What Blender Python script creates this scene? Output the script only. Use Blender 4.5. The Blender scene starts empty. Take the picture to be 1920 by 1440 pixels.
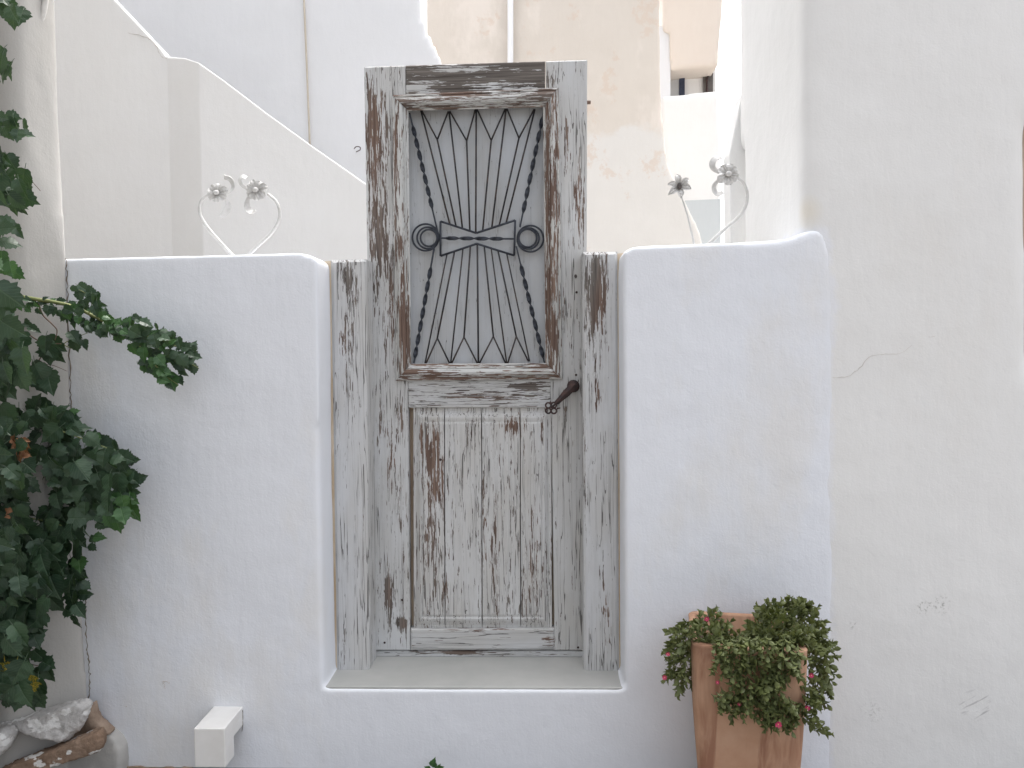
import bpy, bmesh, math, random
import numpy as np
from mathutils import Vector, Matrix, noise
R = math.radians
random.seed(7)
S = bpy.context.scene
COL = S.collection

# ------------------------------------------------------------------ camera
F = 1450.0                                   # focal length in photo pixels (1920 wide)
cam_d = bpy.data.cameras.new("camera"); cam = bpy.data.objects.new("camera", cam_d); COL.objects.link(cam)
cam_d.sensor_fit = 'HORIZONTAL'; cam_d.sensor_width = 36; cam_d.lens = 36*F/1920
cam_d.clip_start = 0.02; cam_d.clip_end = 2000
YAW, PITCH, ROLL = R(2.1), R(-2.0), R(-0.65)
CAM = Vector((0, -2.505, 1.362))
ROT = (Matrix.Rotation(YAW, 3, 'Z') @ Matrix.Rotation(PITCH, 3, 'X') @ Matrix.Rotation(R(90), 3, 'X') @ Matrix.Rotation(ROLL, 3, 'Z'))
cam.location = CAM; cam.rotation_euler = ROT.to_euler()
S.camera = cam

# ------------------------------------------------------------------ world, sun, exposure
SUN_EL, SUN_DIR_XY = R(66), Vector((0.38, 0.92)).normalized()      # veiled sun, high behind the houses
w = bpy.data.worlds.new("World"); S.world = w; w.use_nodes = True
wn = w.node_tree.nodes; wl = w.node_tree.links
sky = wn.new('ShaderNodeTexSky'); sky.sky_type = 'NISHITA'; sky.sun_disc = False
sky.sun_elevation = SUN_EL; sky.sun_rotation = math.atan2(SUN_DIR_XY.x, SUN_DIR_XY.y)
sky.air_density = 1.0; sky.dust_density = 8.0; sky.ozone_density = 1.0
wn['Background'].inputs['Strength'].default_value = 0.15
hs = wn.new('ShaderNodeHueSaturation'); hs.inputs['Saturation'].default_value = 0.30      # milky overcast
wl.new(sky.outputs['Color'], hs.inputs['Color']); wl.new(hs.outputs['Color'], wn['Background'].inputs['Color'])
sd = bpy.data.lights.new("sun", 'SUN'); sun = bpy.data.objects.new("sun", sd); COL.objects.link(sun)
sd.energy = 0.7; sd.angle = R(90); sd.color = (1.0, 0.97, 0.93)
sv = Vector((SUN_DIR_XY.x*math.cos(SUN_EL), SUN_DIR_XY.y*math.cos(SUN_EL), math.sin(SUN_EL)))
sun.rotation_euler = (-sv).to_track_quat('-Z', 'Y').to_euler(); sun.location = (0, 0, 12)
VS = S.view_settings
VS.view_transform = 'Standard'; VS.look = 'None'; VS.gamma = 1.0; VS.use_curve_mapping = False
VS.exposure = 1.64
S.render.engine = 'CYCLES'
S.cycles.use_denoising = True
S.cycles.max_bounces = 8; S.cycles.diffuse_bounces = 5

# ------------------------------------------------------------------ helpers
def P(px, py, Y):
    """world point on the upright plane y = Y seen at photo pixel (px, py)"""
    d = ROT @ Vector(((px-960)/F, -(py-720)/F, -1))
    return CAM + d*((Y-CAM.y)/d.y)

WORLD = {}
def link(o, parent=None, origin=None):
    COL.objects.link(o)
    WORLD[o.name] = Vector(origin) if origin is not None else Vector()
    if parent is not None:
        o.parent = parent
        o.location = WORLD[o.name] - WORLD[parent.name]
    else:
        o.location = WORLD[o.name]
    return o
def tag(o, label=None, cat=None, group=None, kind=None):
    for k, v in (('label', label), ('category', cat), ('group', group), ('kind', kind)):
        if v: o[k] = v
    return o
def empty(name, loc, label, cat, group=None):
    o = bpy.data.objects.new(name, None); o.empty_display_size = 0.05
    link(o, None, loc); return tag(o, label, cat, group)
def mesh(name, verts, faces, mat, parent=None, origin=None, smooth=False, wear=None, uv=None):
    vs = [Vector(v) for v in verts]
    if origin is None:
        xs = [v.x for v in vs]; ys = [v.y for v in vs]; zs = [v.z for v in vs]
        origin = Vector(((min(xs)+max(xs))/2, (min(ys)+max(ys))/2, min(zs)))
    origin = Vector(origin)
    me = bpy.data.meshes.new(name)
    me.from_pydata([tuple(v-origin) for v in vs], [], faces); me.update()
    if smooth: me.polygons.foreach_set('use_smooth', [True]*len(me.polygons))
    if mat is not None: me.materials.append(mat)
    if wear is not None:
        a = me.color_attributes.new('wear', 'FLOAT_COLOR', 'POINT')
        buf = np.ones((len(vs), 4), dtype=np.float32); buf[:, :2] = np.array(wear, dtype=np.float32); buf[:, 2] = 0
        a.data.foreach_set('color', buf.ravel())
    return link(bpy.data.objects.new(name, me), parent, origin)

class MB:
    """collects closed pieces that become ONE mesh"""
    def __init__(s): s.v, s.f = [], []
    def add(s, v, f):
        b = len(s.v); s.v += [Vector(q) for q in v]; s.f += [tuple(i+b for i in q) for q in f]; return s
    def tube(s, pts, r, n=8, cap=True):
        pts = [Vector(p) for p in pts]; rr = r if isinstance(r, (list, tuple)) else [r]*len(pts)
        v, f = [], []; up = None
        for i, p in enumerate(pts):
            t = (pts[min(i+1, len(pts)-1)]-pts[max(i-1, 0)])
            t = t.normalized() if t.length > 0 else Vector((0, 0, 1))
            if up is None:
                up = Vector((0, 1, 0)) if abs(t.y) < 0.9 else Vector((1, 0, 0))
            a = (up - t*up.dot(t)).normalized(); b = t.cross(a); up = a
            for k in range(n):
                q = 2*math.pi*k/n; v.append(p+(a*math.cos(q)+b*math.sin(q))*rr[i])
        for i in range(len(pts)-1):
            for k in range(n):
                f.append((i*n+k, i*n+(k+1) % n, (i+1)*n+(k+1) % n, (i+1)*n+k))
        if cap: f.append(tuple(range(n))[::-1]); f.append(tuple((len(pts)-1)*n+k for k in range(n)))
        return s.add(v, f)
    def rings(s, rings, closed_loop=True, cap=True):
        n = len(rings[0]); v = [q for r_ in rings for q in r_]; f = []
        for i in range(len(rings)-1):
            for k in range(n if closed_loop else n-1):
                f.append((i*n+k, i*n+(k+1) % n, (i+1)*n+(k+1) % n, (i+1)*n+k))
        if cap: f.append(tuple(range(n))[::-1]); f.append(tuple((len(rings)-1)*n+k for k in range(n)))
        return s.add(v, f)
    def prism(s, front, back):
        return s.rings([front, back])
    def pprism(s, px, Y, depth):
        fr = [P(a, b, Y) for a, b in px]
        return s.prism(fr, [q+Vector((0, depth, 0)) for q in fr])
    def box(s, c, d):
        c = Vector(c); x, y, z = (q/2 for q in d)
        return s.prism([c+Vector(q) for q in ((-x, -y, -z), (x, -y, -z), (x, -y, z), (-x, -y, z))],
                       [c+Vector(q) for q in ((-x, y, -z), (x, y, -z), (x, y, z), (-x, y, z))])
    def ellipsoid(s, c, rad, nu=12, nv=8, mtx=None):
        c = Vector(c); v, f = [], []
        for j in range(nv+1):
            th = math.pi*j/nv
            for i in range(nu):
                ph = 2*math.pi*i/nu
                q = Vector((rad[0]*math.sin(th)*math.cos(ph), rad[1]*math.sin(th)*math.sin(ph), rad[2]*math.cos(th)))
                v.append(c+(mtx @ q if mtx else q))
        for j in range(nv):
            for i in range(nu):
                f.append((j*nu+i, j*nu+(i+1) % nu, (j+1)*nu+(i+1) % nu, (j+1)*nu+i))
        return s.add(v, f)
    def build(s, name, mat, parent=None, origin=None, smooth=False, bevel=0, **k):
        o = mesh(name, s.v, s.f, mat, parent, origin, smooth, **k)
        bm = bmesh.new(); bm.from_mesh(o.data)
        bmesh.ops.remove_doubles(bm, verts=bm.verts, dist=1e-6)
        bmesh.ops.recalc_face_normals(bm, faces=bm.faces)
        if bevel:
            ed = [e for e in bm.edges if len(e.link_faces) == 2 and e.calc_face_angle() > 0.5]
            bmesh.ops.bevel(bm, geom=ed, offset=bevel, segments=3, profile=.5, affect='EDGES', clamp_overlap=True)
        bm.to_mesh(o.data); bm.free(); o.data.update()
        if bevel:
            try: o.data.polygons.foreach_set('use_smooth', [False]*len(o.data.polygons))
            except Exception: pass
        return o

def lerp(a, b, t): return a+(b-a)*t
def curve(pts, n=8):
    """Catmull-Rom through points"""
    pts = [Vector(p) for p in pts]; out = []
    for i in range(len(pts)-1):
        a, b, c, d = pts[max(i-1, 0)], pts[i], pts[i+1], pts[min(i+2, len(pts)-1)]
        for k in range(n):
            t = k/n
            out.append(0.5*((2*b)+(c-a)*t+(2*a-5*b+4*c-d)*t*t+(3*b-a-3*c+d)*t**3))
    return out+[pts[-1]]
def fbm(p, octv=3):
    return noise.fractal(p, 1.0, 2.0, octv)
def plaster_obj(name, mb, mat, parent=None, voxel=.016, it=6, amp=.006, scale=2.2, fine=.0012, origin=None, post=None):
    """hand-rendered masonry: union of the pieces, rounded by smoothing, made uneven by noise"""
    me = bpy.data.meshes.new(name+"_tmp")
    bm = bmesh.new()
    vs = [bm.verts.new(v) for v in mb.v]; bm.verts.ensure_lookup_table()
    for f in mb.f: bm.faces.new([vs[i] for i in f])
    bmesh.ops.triangulate(bm, faces=bm.faces)
    bmesh.ops.recalc_face_normals(bm, faces=bm.faces)
    bm.to_mesh(me); bm.free()
    t = bpy.data.objects.new(name+"_tmp", me); COL.objects.link(t)
    m = t.modifiers.new("r", 'REMESH'); m.mode = 'VOXEL'; m.voxel_size = voxel; m.use_smooth_shade = True
    m = t.modifiers.new("s", 'SMOOTH'); m.factor = .5; m.iterations = it
    dg = bpy.context.evaluated_depsgraph_get(); dg.update()
    out = bpy.data.meshes.new_from_object(t.evaluated_get(dg)); out.name = name
    bpy.data.objects.remove(t); bpy.data.meshes.remove(me)
    n = len(out.vertices)
    co = np.empty(n*3); out.vertices.foreach_get('co', co); co = co.reshape(-1, 3)
    no = np.empty(n*3); out.vertices.foreach_get('normal', no); no = no.reshape(-1, 3)
    d = np.array([amp*fbm(Vector(c)*scale) + fine*fbm(Vector(c)*scale*9+Vector((5, 5, 5)), 2) for c in co])
    co = co + no*d[:, None]
    if post: co = post(co)
    if origin is None:
        mn, mx = co.min(0), co.max(0); origin = ((mn[0]+mx[0])/2, (mn[1]+mx[1])/2, mn[2])
    co -= np.array(origin)
    out.vertices.foreach_set('co', co.ravel()); out.update()
    out.polygons.foreach_set('use_smooth', [True]*len(out.polygons))
    out.materials.clear(); out.materials.append(mat)
    return link(bpy.data.objects.new(name, out), parent, origin)

# ------------------------------------------------------------------ materials
class NT:
    def __init__(s, name):
        s.m = bpy.data.materials.new(name); s.m.use_nodes = True
        s.t = s.m.node_tree; s.n = s.t.nodes; s.l = s.t.links
        s.b = s.n['Principled BSDF']
    def new(s, ty, **k):
        o = s.n.new(ty)
        for a, v in k.items(): setattr(o, a, v)
        return o
    def put(s, sock, v):
        if v is None: return
        if hasattr(v, 'is_output'): s.l.new(v, sock)
        else: sock.default_value = v
    def coord(s, kind='Object', scale=(1, 1, 1), off=(0, 0, 0), rnd=False):
        c = s.new('ShaderNodeTexCoord').outputs[kind]
        m = s.new('ShaderNodeMapping'); s.l.new(c, m.inputs['Vector'])
        m.inputs['Scale'].default_value = scale; m.inputs['Location'].default_value = off
        if rnd:
            oi = s.new('ShaderNodeObjectInfo')
            v = s.math('MULTIPLY', oi.outputs['Random'], 37.0)
            a = s.new('ShaderNodeVectorMath', operation='ADD')
            s.l.new(m.outputs[0], a.inputs[0])
            cx = s.new('ShaderNodeCombineXYZ'); [s.l.new(v, cx.inputs[i]) for i in range(3)]
            s.l.new(cx.outputs[0], a.inputs[1]); return a.outputs[0]
        return m.outputs[0]
    def noise(s, vec, scale=1, detail=3, rough=.55, dist=0, out='Fac'):
        o = s.new('ShaderNodeTexNoise'); s.l.new(vec, o.inputs['Vector'])
        o.inputs['Scale'].default_value = scale; o.inputs['Detail'].default_value = detail
        o.inputs['Roughness'].default_value = rough; o.inputs['Distortion'].default_value = dist
        return o.outputs[out]
    def math(s, op, a, b=None, c=None, clamp=False):
        o = s.new('ShaderNodeMath', operation=op, use_clamp=clamp)
        s.put(o.inputs[0], a); s.put(o.inputs[1], b); s.put(o.inputs[2], c); return o.outputs[0]
    def ramp(s, v, lo, hi, a=0.0, b=1.0):
        o = s.new('ShaderNodeMapRange'); s.put(o.inputs[0], v)
        for i, q in enumerate((lo, hi, a, b)): s.put(o.inputs[i+1], q)
        return o.outputs[0]
    def mix(s, f, a, b, mode='MIX'):
        o = s.new('ShaderNodeMix', data_type='RGBA', blend_type=mode)
        s.put(o.inputs[0], f)
        s.put(o.inputs[6], a if hasattr(a, 'is_output') else (*a, 1)); s.put(o.inputs[7], b if hasattr(b, 'is_output') else (*b, 1))
        return o.outputs[2]
    def bump(s, h, strength=.5, dist=.002, prev=None):
        o = s.new('ShaderNodeBump'); s.put(o.inputs['Height'], h)
        o.inputs['Strength'].default_value = strength; o.inputs['Distance'].default_value = dist
        if prev is not None: s.l.new(prev, o.inputs['Normal'])
        return o.outputs[0]
    def spot(s, vec, c, r, soft=.3):
        o = s.new('ShaderNodeVectorMath', operation='DISTANCE'); s.l.new(vec, o.inputs[0]); o.inputs[1].default_value = c
        return s.ramp(o.outputs['Value'], r, r*soft)
    def done(s, color=None, rough=None, normal=None, spec=None):
        s.put(s.b.inputs['Base Color'], color if color is None or hasattr(color, 'is_output') else (*color, 1))
        s.put(s.b.inputs['Roughness'], rough)
        if normal is not None: s.l.new(normal, s.b.inputs['Normal'])
        if spec is not None: s.put(s.b.inputs['Specular IOR Level'], spec)
        return s.m

def plaster(name, base, second, patch=.5, bumps=1.0, stain=None, specks=0.0, extra=None, strokes=(1, 1, .25)):
    t = NT(name); c = t.coord('Object')
    big = t.noise(c, 1.1, 4, .6); mid = t.noise(c, 5, 4, .6)
    col = t.mix(t.ramp(t.math('ADD', t.math('MULTIPLY', big, .7), t.math('MULTIPLY', mid, .3)), .38, .64, 0, patch), base, second)
    st = t.noise(t.coord('Object', strokes), 26, 3, .6)
    col = t.mix(t.ramp(st, .35, .75, 0, .10), col, tuple(x*.86 for x in second))
    if stain:
        sc, lo, hi, amt = stain
        col = t.mix(t.ramp(t.noise(t.coord('Object', (1, 1, .5), (3, 1, 2)), 1.7, 5, .65), lo, hi, 0, amt), col, sc)
    h_extra = None
    if specks:
        v = t.new('ShaderNodeTexVoronoi'); t.l.new(c, v.inputs['Vector']); v.inputs['Scale'].default_value = 9
        g = t.new('ShaderNodeSeparateColor'); t.l.new(v.outputs['Color'], g.inputs[0])
        s1 = t.math('MULTIPLY', t.math('LESS_THAN', v.outputs['Distance'], t.math('MULTIPLY', g.outputs[1], .035)), t.math('LESS_THAN', g.outputs[0], specks))
        col = t.mix(t.math('MULTIPLY', s1, .75), col, (.16, .15, .14))
    if extra: col = extra(t, c, col)
    # float marks, brush ridges and fine grit
    n1 = t.noise(c, 7, 3, .5); n2 = t.noise(c, 34, 3, .6, .6); n3 = t.noise(c, 150, 2, .6)
    nb = t.bump(n1, .18*bumps, .02); nb = t.bump(n2, .15*bumps, .006, nb)
    nb = t.bump(st, .32*bumps, .005, nb); nb = t.bump(n3, .42*bumps, .0016, nb)
    return t.done(col, .93, nb, .25)

def flaking(name, axis, base_wear=0.0, paint=(.545, .556, .565), k=1.0, grain_show=1.0, crk=1.0):
    """old chalky paint over weathered pine; flakes follow the grain (axis 'Z' or 'X'); 'wear' attribute: R = bareness, G = brown"""
    t = NT(name)
    def sc(a, b): return (b, b*.6, a) if axis == 'Z' else (a, b*.6, b)
    at = t.new('ShaderNodeAttribute', attribute_name='wear')
    sp = t.new('ShaderNodeSeparateColor'); t.l.new(at.outputs['Color'], sp.inputs[0])
    wear, brown = sp.outputs[0], sp.outputs[1]
    streak = t.noise(t.coord('Object', sc(9, 140), rnd=True), 1, 4, .62, .35)
    patch = t.noise(t.coord('Object', sc(6.5, 55), rnd=True), 1, 5, .65, 1.0)
    fine = t.noise(t.coord('Object', sc(22, 240), rnd=True), 1, 3, .6, .2)
    v = t.math('ADD', t.math('MULTIPLY', streak, .42), t.math('MULTIPLY', patch, .28))
    v = t.math('ADD', v, t.math('MULTIPLY', fine, .30))
    v = t.math('ADD', t.math('MULTIPLY', t.math('SUBTRACT', v, .5), 1.25), .5)
    v = t.math('ADD', v, t.math('MULTIPLY', t.math('ADD', wear, base_wear), .19*k))
    bare = t.ramp(v, .612, .630)
    thin = t.ramp(v, .50, .61)
    edge = t.math('SUBTRACT', t.ramp(v, .588, .612), bare, clamp=True)
    # bare wood
    g1 = t.noise(t.coord('Object', sc(3, 130), rnd=True), 1, 4, .65, .6)
    g2 = t.noise(t.coord('Object', sc(1.5, 14), rnd=True), 1, 3, .6)
    grey = t.mix(t.ramp(g1, .3, .7), (.054, .046, .041), (.220, .198, .180))
    red = t.mix(t.ramp(g1, .3, .7), (.075, .046, .037), (.235, .165, .130))
    bm_ = t.ramp(t.math('ADD', t.math('MULTIPLY', brown, .55), g2), .50, .84, .0, 1)
    wood = t.mix(bm_, grey, red)
    # paint, chalked and cracked along the grain
    pn = t.noise(t.coord('Object', sc(3, 9), rnd=True), 1, 4, .6)
    ps = t.noise(t.coord('Object', sc(4, 120), rnd=True), 1, 3, .6, .2)
    pc = t.mix(t.ramp(pn, .35, .7), paint, tuple(q*.84*e for q, e in zip(paint, (1.03, 1.0, .95))))
    pc = t.mix(t.ramp(ps, .50, .72, 0, .30*grain_show), pc, tuple(q*.60 for q in paint))
    cr = t.noise(t.coord('Object', sc(2.2, 70), rnd=True), 1, 2, .5, .5)
    hair = t.ramp(t.noise(t.coord('Object', sc(11, 330), rnd=True), 1, 3, .6, .3), .56, .64)
    pc = t.mix(t.math('MULTIPLY', t.math('MULTIPLY', hair, thin), .48), pc, (.13, .12, .115))
    crack = t.math('LESS_THAN', t.math('ABSOLUTE', t.math('SUBTRACT', cr, .5)), t.math('MULTIPLY', .016*crk, t.ramp(pn, .38, .60)))
    pc = t.mix(t.math('MULTIPLY', crack, .85), pc, (.09, .085, .08))
    pc = t.mix(t.math('MULTIPLY', edge, .45), pc, tuple(min(1, q*1.12) for q in paint))
    col = t.mix(bare, pc, wood)
    h = t.math('SUBTRACT', 1.0, bare)
    nb = t.bump(h, .9, .0012)
    nb = t.bump(t.math('MULTIPLY', g1, bare), .8, .0016, nb)
    nb = t.bump(ps, .4*grain_show, .0009, nb)
    nb = t.bump(t.math('SUBTRACT', 1.0, crack), .6, .001, nb)
    return t.done(col, t.ramp(bare, 0, 1, .62, .88), nb, .3)

def simple(name, a, b, scale=20, rough=.6, bump_=.2, dist=.002, metallic=0, stretch=(1, 1, 1), lo=.35, hi=.65, rnd=False):
    t = NT(name); n = t.noise(t.coord('Object', stretch, rnd=rnd), scale, 4, .6)
    t.b.inputs['Metallic'].default_value = metallic
    return t.done(t.mix(t.ramp(n, lo, hi), a, b), rough, t.bump(n, bump_, dist))

def leaf_mat(name, dark, light, vein, rough=.42, spots=None):
    t = NT(name)
    uv = t.new('ShaderNodeUVMap'); s_ = t.new('ShaderNodeSeparateXYZ'); t.l.new(uv.outputs[0], s_.inputs[0])
    ax = t.math('ABSOLUTE', t.math('SUBTRACT', s_.outputs[0], .5))
    oi = t.new('ShaderNodeObjectInfo')
    gn = t.noise(t.coord('Object', (1, 1, 1), rnd=True), 14, 3, .6)
    gm = t.new('ShaderNodeNewGeometry')
    ri = t.math('FRACT', t.math('ADD', oi.outputs['Random'], gm.outputs['Random Per Island']))
    col = t.mix(t.math('ADD', t.math('MULTIPLY', ri, .65), t.math('MULTIPLY', gn, .35)), dark, light)
    mid = t.ramp(ax, .012, .034, 1, 0)
    sv_ = t.math('FRACT', t.math('MULTIPLY', t.math('SUBTRACT', s_.outputs[1], t.math('MULTIPLY', ax, .85)), 7))
    sv_ = t.ramp(t.math('ABSOLUTE', t.math('SUBTRACT', sv_, .5)), .03, .10, .6, 0)
    vn = t.math('MAXIMUM', mid, sv_)
    col = t.mix(t.math('MULTIPLY', vn, .32), col, vein)
    if spots: col = t.mix(t.ramp(t.noise(t.coord('Object', rnd=True), 28, 3, .6), .47, .55), col, spots)
    tr = t.new('ShaderNodeBsdfTranslucent'); t.l.new(t.mix(1.0, col, (1.0, 1.0, .45), 'MULTIPLY'), tr.inputs['Color'])
    ms = t.new('ShaderNodeMixShader'); ms.inputs[0].default_value = .22
    t.done(col, rough, t.bump(t.math('SUBTRACT', 1, vn), .5, .0015), .4)
    t.l.new(t.b.outputs[0], ms.inputs[1]); t.l.new(tr.outputs[0], ms.inputs[2])
    t.l.new(ms.outputs[0], t.n['Material Output'].inputs['Surface'])
    return t.m

M = {}
# right house face: scuffs, hairline mould and rub marks where the photograph has them
def right_marks(t, c, col):
    o = RH_ORIGIN
    def loc(px, py): q = P(px, py, .012)-o; return (q.x, q.y, q.z)
    vor = t.noise(t.coord('Object'), 95, 4, .7)
    for px, py, r, amt in ((1731, 1137, .034, .6), (1764, 1133, .040, .55), (1600, 1172, .02, .35), (1635, 1335, .05, .25), (1290, 1330, .05, .4)):
        col = t.mix(t.math('MULTIPLY', t.math('MULTIPLY', t.spot(c, loc(px, py), r), t.ramp(vor, .54, .60)), amt), col, (.20, .20, .17))
    # slanting rub mark
    m = t.new('ShaderNodeMapping'); t.l.new(c, m.inputs['Vector']); m.inputs['Rotation'].default_value = (0, R(30), 0)
    m2 = t.new('ShaderNodeMapping'); t.l.new(m.outputs[0], m2.inputs['Vector']); m2.inputs['Scale'].default_value = (14, 1, 105)
    rb = t.noise(m2.outputs[0], 1, 2, .5)
    col = t.mix(t.math('MULTIPLY', t.math('MULTIPLY', t.spot(c, loc(1828, 1322), .055, .75), t.ramp(rb, .53, .62)), .5), col, (.30, .29, .30))
    xz = t.new('ShaderNodeSeparateXYZ'); t.l.new(c, xz.inputs[0])
    ov = t.math('ADD', xz.outputs[0], t.math('MULTIPLY', t.noise(c, 9, 5, .65), .10))
    zt = t.math('ADD', xz.outputs[2], t.math('MULTIPLY', t.noise(c, 14, 3, .6), .05))
    ex = loc(1566, 700)[0]; ez = loc(1540, 425)[2]
    col = t.mix(t.math('MULTIPLY', t.ramp(ov, ex+.052, ex+.030), t.ramp(zt, ez+.03, ez+.01)), col, (.745, .757, .785))
    # ochre damp stain by the wall head, grey smear by the shutter
    col = t.mix(t.math('MULTIPLY', t.spot(c, loc(1512, 395), .06), .35), col, (.72, .64, .48))
    return col
RH_ORIGIN = Vector((1.6, .4, 0))
def mottle_white(t, c, col):
    return col
M['lime_blue'] = plaster('blue_white_limewash', (.745, .768, .815), (.72, .742, .78), .6, 1.0, stain=((.70, .68, .64), .54, .68, .5), specks=.03)
M['right'] = plaster('warm_white_render', (.765, .765, .755), (.73, .728, .715), .7, .8, stain=((.68, .655, .615), .56, .74, .4), specks=.16, extra=right_marks)
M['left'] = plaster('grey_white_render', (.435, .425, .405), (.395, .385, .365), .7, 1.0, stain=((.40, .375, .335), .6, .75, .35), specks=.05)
M['rear'] = plaster('cream_white_render', (.80, .795, .785), (.77, .76, .74), .7, .7, stain=((.70, .65, .58), .60, .75, .3), specks=.06)
M['rear_white'] = plaster('bright_white_render', (.745, .75, .765), (.72, .725, .735), .6, .6, specks=.04)
def beige_wash(t, c, col):
    s_ = t.new('ShaderNodeSeparateXYZ'); t.l.new(c, s_.inputs[0])
    n = t.noise(t.coord('Object', (1, 1, 1.2)), 2.2, 6, .7)
    edge = t.ramp(t.math('ADD', s_.outputs[2], t.math('MULTIPLY', n, .55)), 3.72, 3.80, 1, 0)
    col = t.mix(t.math('MULTIPLY', edge, .92), col, (.62, .60, .572))
    fl = t.ramp(t.noise(t.coord('Object', (1, 1, .9), (9, 2, 4)), 2.6, 6, .72), .565, .61)
    return t.mix(t.math('MULTIPLY', fl, .5), col, (.57, .455, .37))
M['beige'] = plaster('pinkish_old_render', (.60, .548, .49), (.56, .508, .45), .7, .7, stain=((.69, .63, .575), .52, .62, .6), extra=beige_wash)
M['far_beige'] = plaster('far_beige_render', (.72, .65, .58), (.70, .62, .55), .7, .5)
M['step'] = simple('grey_floor_paint', (.36, .365, .35), (.41, .41, .395), 6, .55, .15, .003)
M['stile'] = flaking('paint_vertical', 'Z', .03)
M['rail'] = flaking('paint_horizontal', 'X', .10)
M['post'] = flaking('paint_post', 'Z', -.24, paint=(.57, .582, .596))
M['mould_v'] = flaking('paint_moulding_vertical', 'Z', .16, paint=(.53, .54, .535))
M['mould_h'] = flaking('paint_moulding_horizontal', 'X', .22, paint=(.53, .54, .535))
M['boards'] = flaking('paint_boards', 'Z', .18, paint=(.56, .567, .57))
M['back'] = flaking('paint_back_panel', 'Z', -1.2, paint=(.50, .525, .555), grain_show=.25, crk=.2)
M['iron'] = simple('blue_black_iron', (.018, .022, .030), (.045, .052, .068), 60, .48, .3, .001, .35)
M['iron_thin'] = simple('worn_iron_rod', (.022, .022, .026), (.075, .055, .045), 30, .6, .3, .001, .2, lo=.45, hi=.7, rnd=True)
M['rust'] = simple('rusty_iron', (.030, .024, .026), (.075, .040, .034), 45, .62, .5, .002, .3)
M['white_iron'] = simple('white_painted_iron', (.60, .595, .58), (.44, .43, .41), 40, .5, .3, .001, lo=.45, hi=.75)
M['dark_iron'] = simple('dark_flower_heart', (.05, .045, .045), (.12, .10, .09), 60, .7)
M['filler'] = simple('tan_filler', (.46, .35, .23), (.62, .53, .42), 14, .8, .4, .003, stretch=(1, 1, .3))
M['spout'] = simple('white_spout_paint', (.74, .735, .72), (.68, .67, .65), 12, .45, .15, .002)
M['ground'] = simple('alley_paving', (.13, .12, .11), (.20, .185, .17), 3, .85, .3, .01)
M['yard'] = simple('courtyard_screed', (.30, .30, .29), (.38, .38, .37), 3, .85, .3, .01)
M['dirt'] = simple('brown_dirt', (.20, .14, .10), (.34, .26, .20), 18, .95, .6, .01)
M['cable'] = simple('white_cable', (.66, .65, .62), (.55, .53, .50), 25, .6, .3)
M['line'] = simple('tan_cable', (.50, .43, .35), (.60, .54, .46), 8, .7)
M['crackm'] = simple('crack_brown', (.10, .08, .06), (.24, .19, .14), 20, .95, lo=.3, hi=.8)  # dark brown of the crack lines
M['hair'] = simple('hairline_crack', (.42, .38, .35), (.55, .51, .47), 15, .95)
M['shutter'] = simple('pale_brown_wood', (.30, .22, .16), (.48, .38, .28), 6, .75, .3, .003, stretch=(8, 8, .6))
M['navy'] = simple('navy_frame_paint', (.012, .018, .045), (.03, .04, .08), 20, .5)
M['curtain'] = simple('pale_pane', (.50, .50, .50), (.58, .58, .57), 4, .3)
M['darkpane'] = simple('dark_pane', (.06, .05, .045), (.13, .115, .10), 5, .25)
M['bluewash'] = plaster('blue_grey_render', (.53, .56, .575), (.50, .53, .545), .5, .4)
M['wood_pin'] = simple('rusty_pin', (.11, .07, .05), (.20, .13, .10), 30, .8)
def pot_mat():
    t = NT('terracotta'); c = t.coord('Object')
    n = t.noise(c, 7, 5, .65); sw = t.noise(t.coord('Object', (1, 1, .22)), 13, 4, .6, 1.2)
    col = t.mix(t.ramp(n, .35, .65), (.43, .25, .16), (.50, .315, .215))
    col = t.mix(t.ramp(sw, .48, .66, 0, .8), col, (.26, .125, .08))
    col = t.mix(t.ramp(t.noise(c, 3, 4, .6), .52, .68, 0, .65), col, (.53, .385, .29))
    return t.done(col, .85, t.bump(n, .35, .004), .2)
M['pot'] = pot_mat()
M['soil'] = simple('potting_soil', (.035, .026, .02), (.08, .06, .045), 60, .95, .8, .01)
M['leaf'] = leaf_mat('vine_leaf', (.019, .042, .026), (.050, .096, .050), (.085, .13, .075), .36)
M['leaf_young'] = leaf_mat('young_vine_leaf', (.030, .080, .030), (.060, .140, .045), (.12, .22, .09))
M['leaf_yellow'] = leaf_mat('yellowing_vine_leaf', (.05, .10, .02), (.07, .13, .02), (.12, .18, .06), spots=(.50, .34, .03))
M['leaf_dead'] = leaf_mat('withered_leaf', (.17, .075, .035), (.28, .14, .075), (.30, .18, .1), .8)
M['stem'] = simple('green_stem', (.13, .16, .05), (.22, .24, .09), 25, .6)
M['stem_brown'] = simple('brown_stem', (.09, .055, .04), (.17, .11, .08), 25, .7)
M['succ'] = leaf_mat('succulent_leaf', (.095, .118, .042), (.20, .225, .09), (.10, .15, .07), .38)
M['magenta'] = simple('magenta_petals', (.42, .012, .09), (.55, .03, .14), 40, .55)
M['yellow'] = simple('flower_heart', (.60, .25, .12), (.7, .4, .2), 40, .7)

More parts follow.
